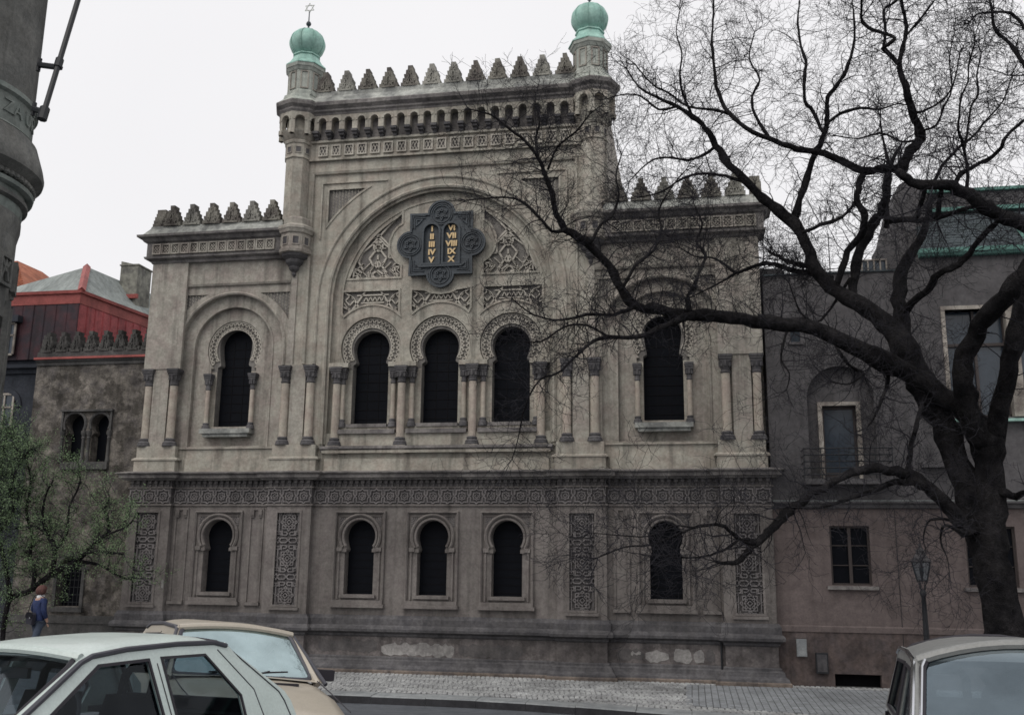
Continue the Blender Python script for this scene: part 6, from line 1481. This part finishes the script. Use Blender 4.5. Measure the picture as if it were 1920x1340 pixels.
q = MB(); q.lathe([(TR, z1+.1), (TR+.05, z1+.08), (TR+.06, z1+.01), (band_r, z1-.02), (band_r, z2+.06), (TR+.01, z2), (TR+.06, z2-.05)], c, S36); bnd = q.build('lettered_band', M['verd'], tw, True)
q = MB(); q.lathe([(TR, z2-.0), (TR+.10, z2-.10), (TR+.19, zA+.15), (TR+.22, zA+.02), (TR+.21, zA-.04), (TR+.12, zA-.10), (TR+.08, zA-.14)], c, S36); q.build('cornice', M['granite'], tw, True)
zb = zA-.17
q = MB()
for k in range(84):
    a = 2*pi*k/84
    if -2.9 < math.atan2(sin(a), cos(a)) < 1.2:
        q.lathe([(.0, -.05), (.045, -.02), (.045, .02), (.0, .05)], (c[0]+(TR+.09)*cos(a), c[1]+(TR+.09)*sin(a), zb), 6)
o = q.build('bead_row', M['granite'], tw, True); tag(o, kind='stuff')
q = MB(); q.lathe([(TR+.07, zb-.05), (TR+.12, zb-.07), (TR+.11, zb-.12), (TR+.06, zb-.14), (TR+.03, zB+.05), (TR+.02, zB)], c, S36); q.build('frieze_ring', M['verd'], tw, True)
q = MB(); q.lathe([(TR+.02, zB), (TR+.06, zB-.02), (TR+.06, zB-.07), (TR+.0, zB-.10)], c, S36); q.build('ring_moulding', M['granite'], tw, True)
q = MB(); q.lathe([(TR, zB-.08), (TR-.0, zC+.02), (TR-.02, zC-.03)], c, S36); q.build('frieze_ring', M['verd'], tw, True)
q = MB(); q.lathe([(TR-.02, zC-.0), (TR+.0, zC-.05), (TR-.0, zD+.1), (TR-.02, zD), (TR-.03, zD-.05)], c, S36); q.build('ring_moulding', M['granite'], tw, True)
q = MB(); q.lathe([(TR-.03, zD+.02), (TR-.03, 3.0), (TR-.3, 2.9), (TR-.34, 2.4), (TR-.34, tg-.2)], c, S36); q.build('lower_shaft', M['granite'], tw, True)
for k in range(16):
    a = -pi+2*pi*k/16+.2
    for dz, w, h in ((zD-.55, .13, .18),):
        q = MB(); q.strap([(-w, -h), (w, -h), (w, h), (-w, h)], .04, 0, .05, True); q.strap([(-w*.7, -h*.7), (0, h*.6), (w*.7, -h*.7)], .03, 0, .04); q.strap([(-w*.7, h*.7), (0, 0), (w*.7, h*.7)], .03, 0, .04)
        o = q.build('shaft_ornament', M['granite'], tw); r = TR-.02; o.location = (c[0]+r*cos(a), c[1]+r*sin(a), dz); o.rotation_euler = (0, 0, a+pi/2); o.matrix_parent_inverse = wmat(tw).inverted()
    q = MB(); q.box(-.03, .03, -.05, .02, 1.3, zD-.9); q.build('shaft_rib', M['granite'], tw); o = COL.objects[-1]; r = TR-.02; o.location = (c[0]+r*cos(a+.2), c[1]+r*sin(a+.2), 0); o.rotation_euler = (0, 0, a+.2+pi/2)
# raised letters bent round the band
me = text_mesh('ZA U\u0158', .27, .018, M['verd'], 'RIGHT')
hh = z1-z2; zm = (z1+z2)/2-.0
view_a = math.atan2(CAM_P.y-c[1], CAM_P.x-c[0])
for v in me.vertices:
    x, y, z = v.co; a = view_a+1.33+x/(band_r); r = band_r+z+.005
    v.co = (c[0]+r*cos(a), c[1]+r*sin(a), zm+y*.95)
link('lettering', me, bnd)
# flagpole holder
pA = at(150, -12, e0.y); pB = at(80, 218, e0.y-.3); off = Vector((0, 0, 0))
q = MB(); q.tube([pA, pB], .034, 7); d = (pA-pB).normalized(); q.tube([pB-d*.05, pB+d*.12], .06, 8); q.tube([pB+d*(pA-pB).length*.42-d*.06, pB+d*(pA-pB).length*.42+d*.06], .05, 8); fp = q.build('flagpole_holder', M['iron'], tw, True)
def arm(px0, py0, px1, py1, nm='holder_arm'):
    p0 = at(px0, py0, e0.y); p1 = at(px1, py1, e0.y-.15); q = MB(); q.tube([p0, p1], .04, 6); q.tube([p0-(p1-p0).normalized()*.02+Vector((0, 0, -.09)), p0+Vector((0, 0, .09))], .03, 6); q.build(nm, M['iron'], fp, True)
arm(74, 122, 113, 127); arm(64, 205, 84, 211)
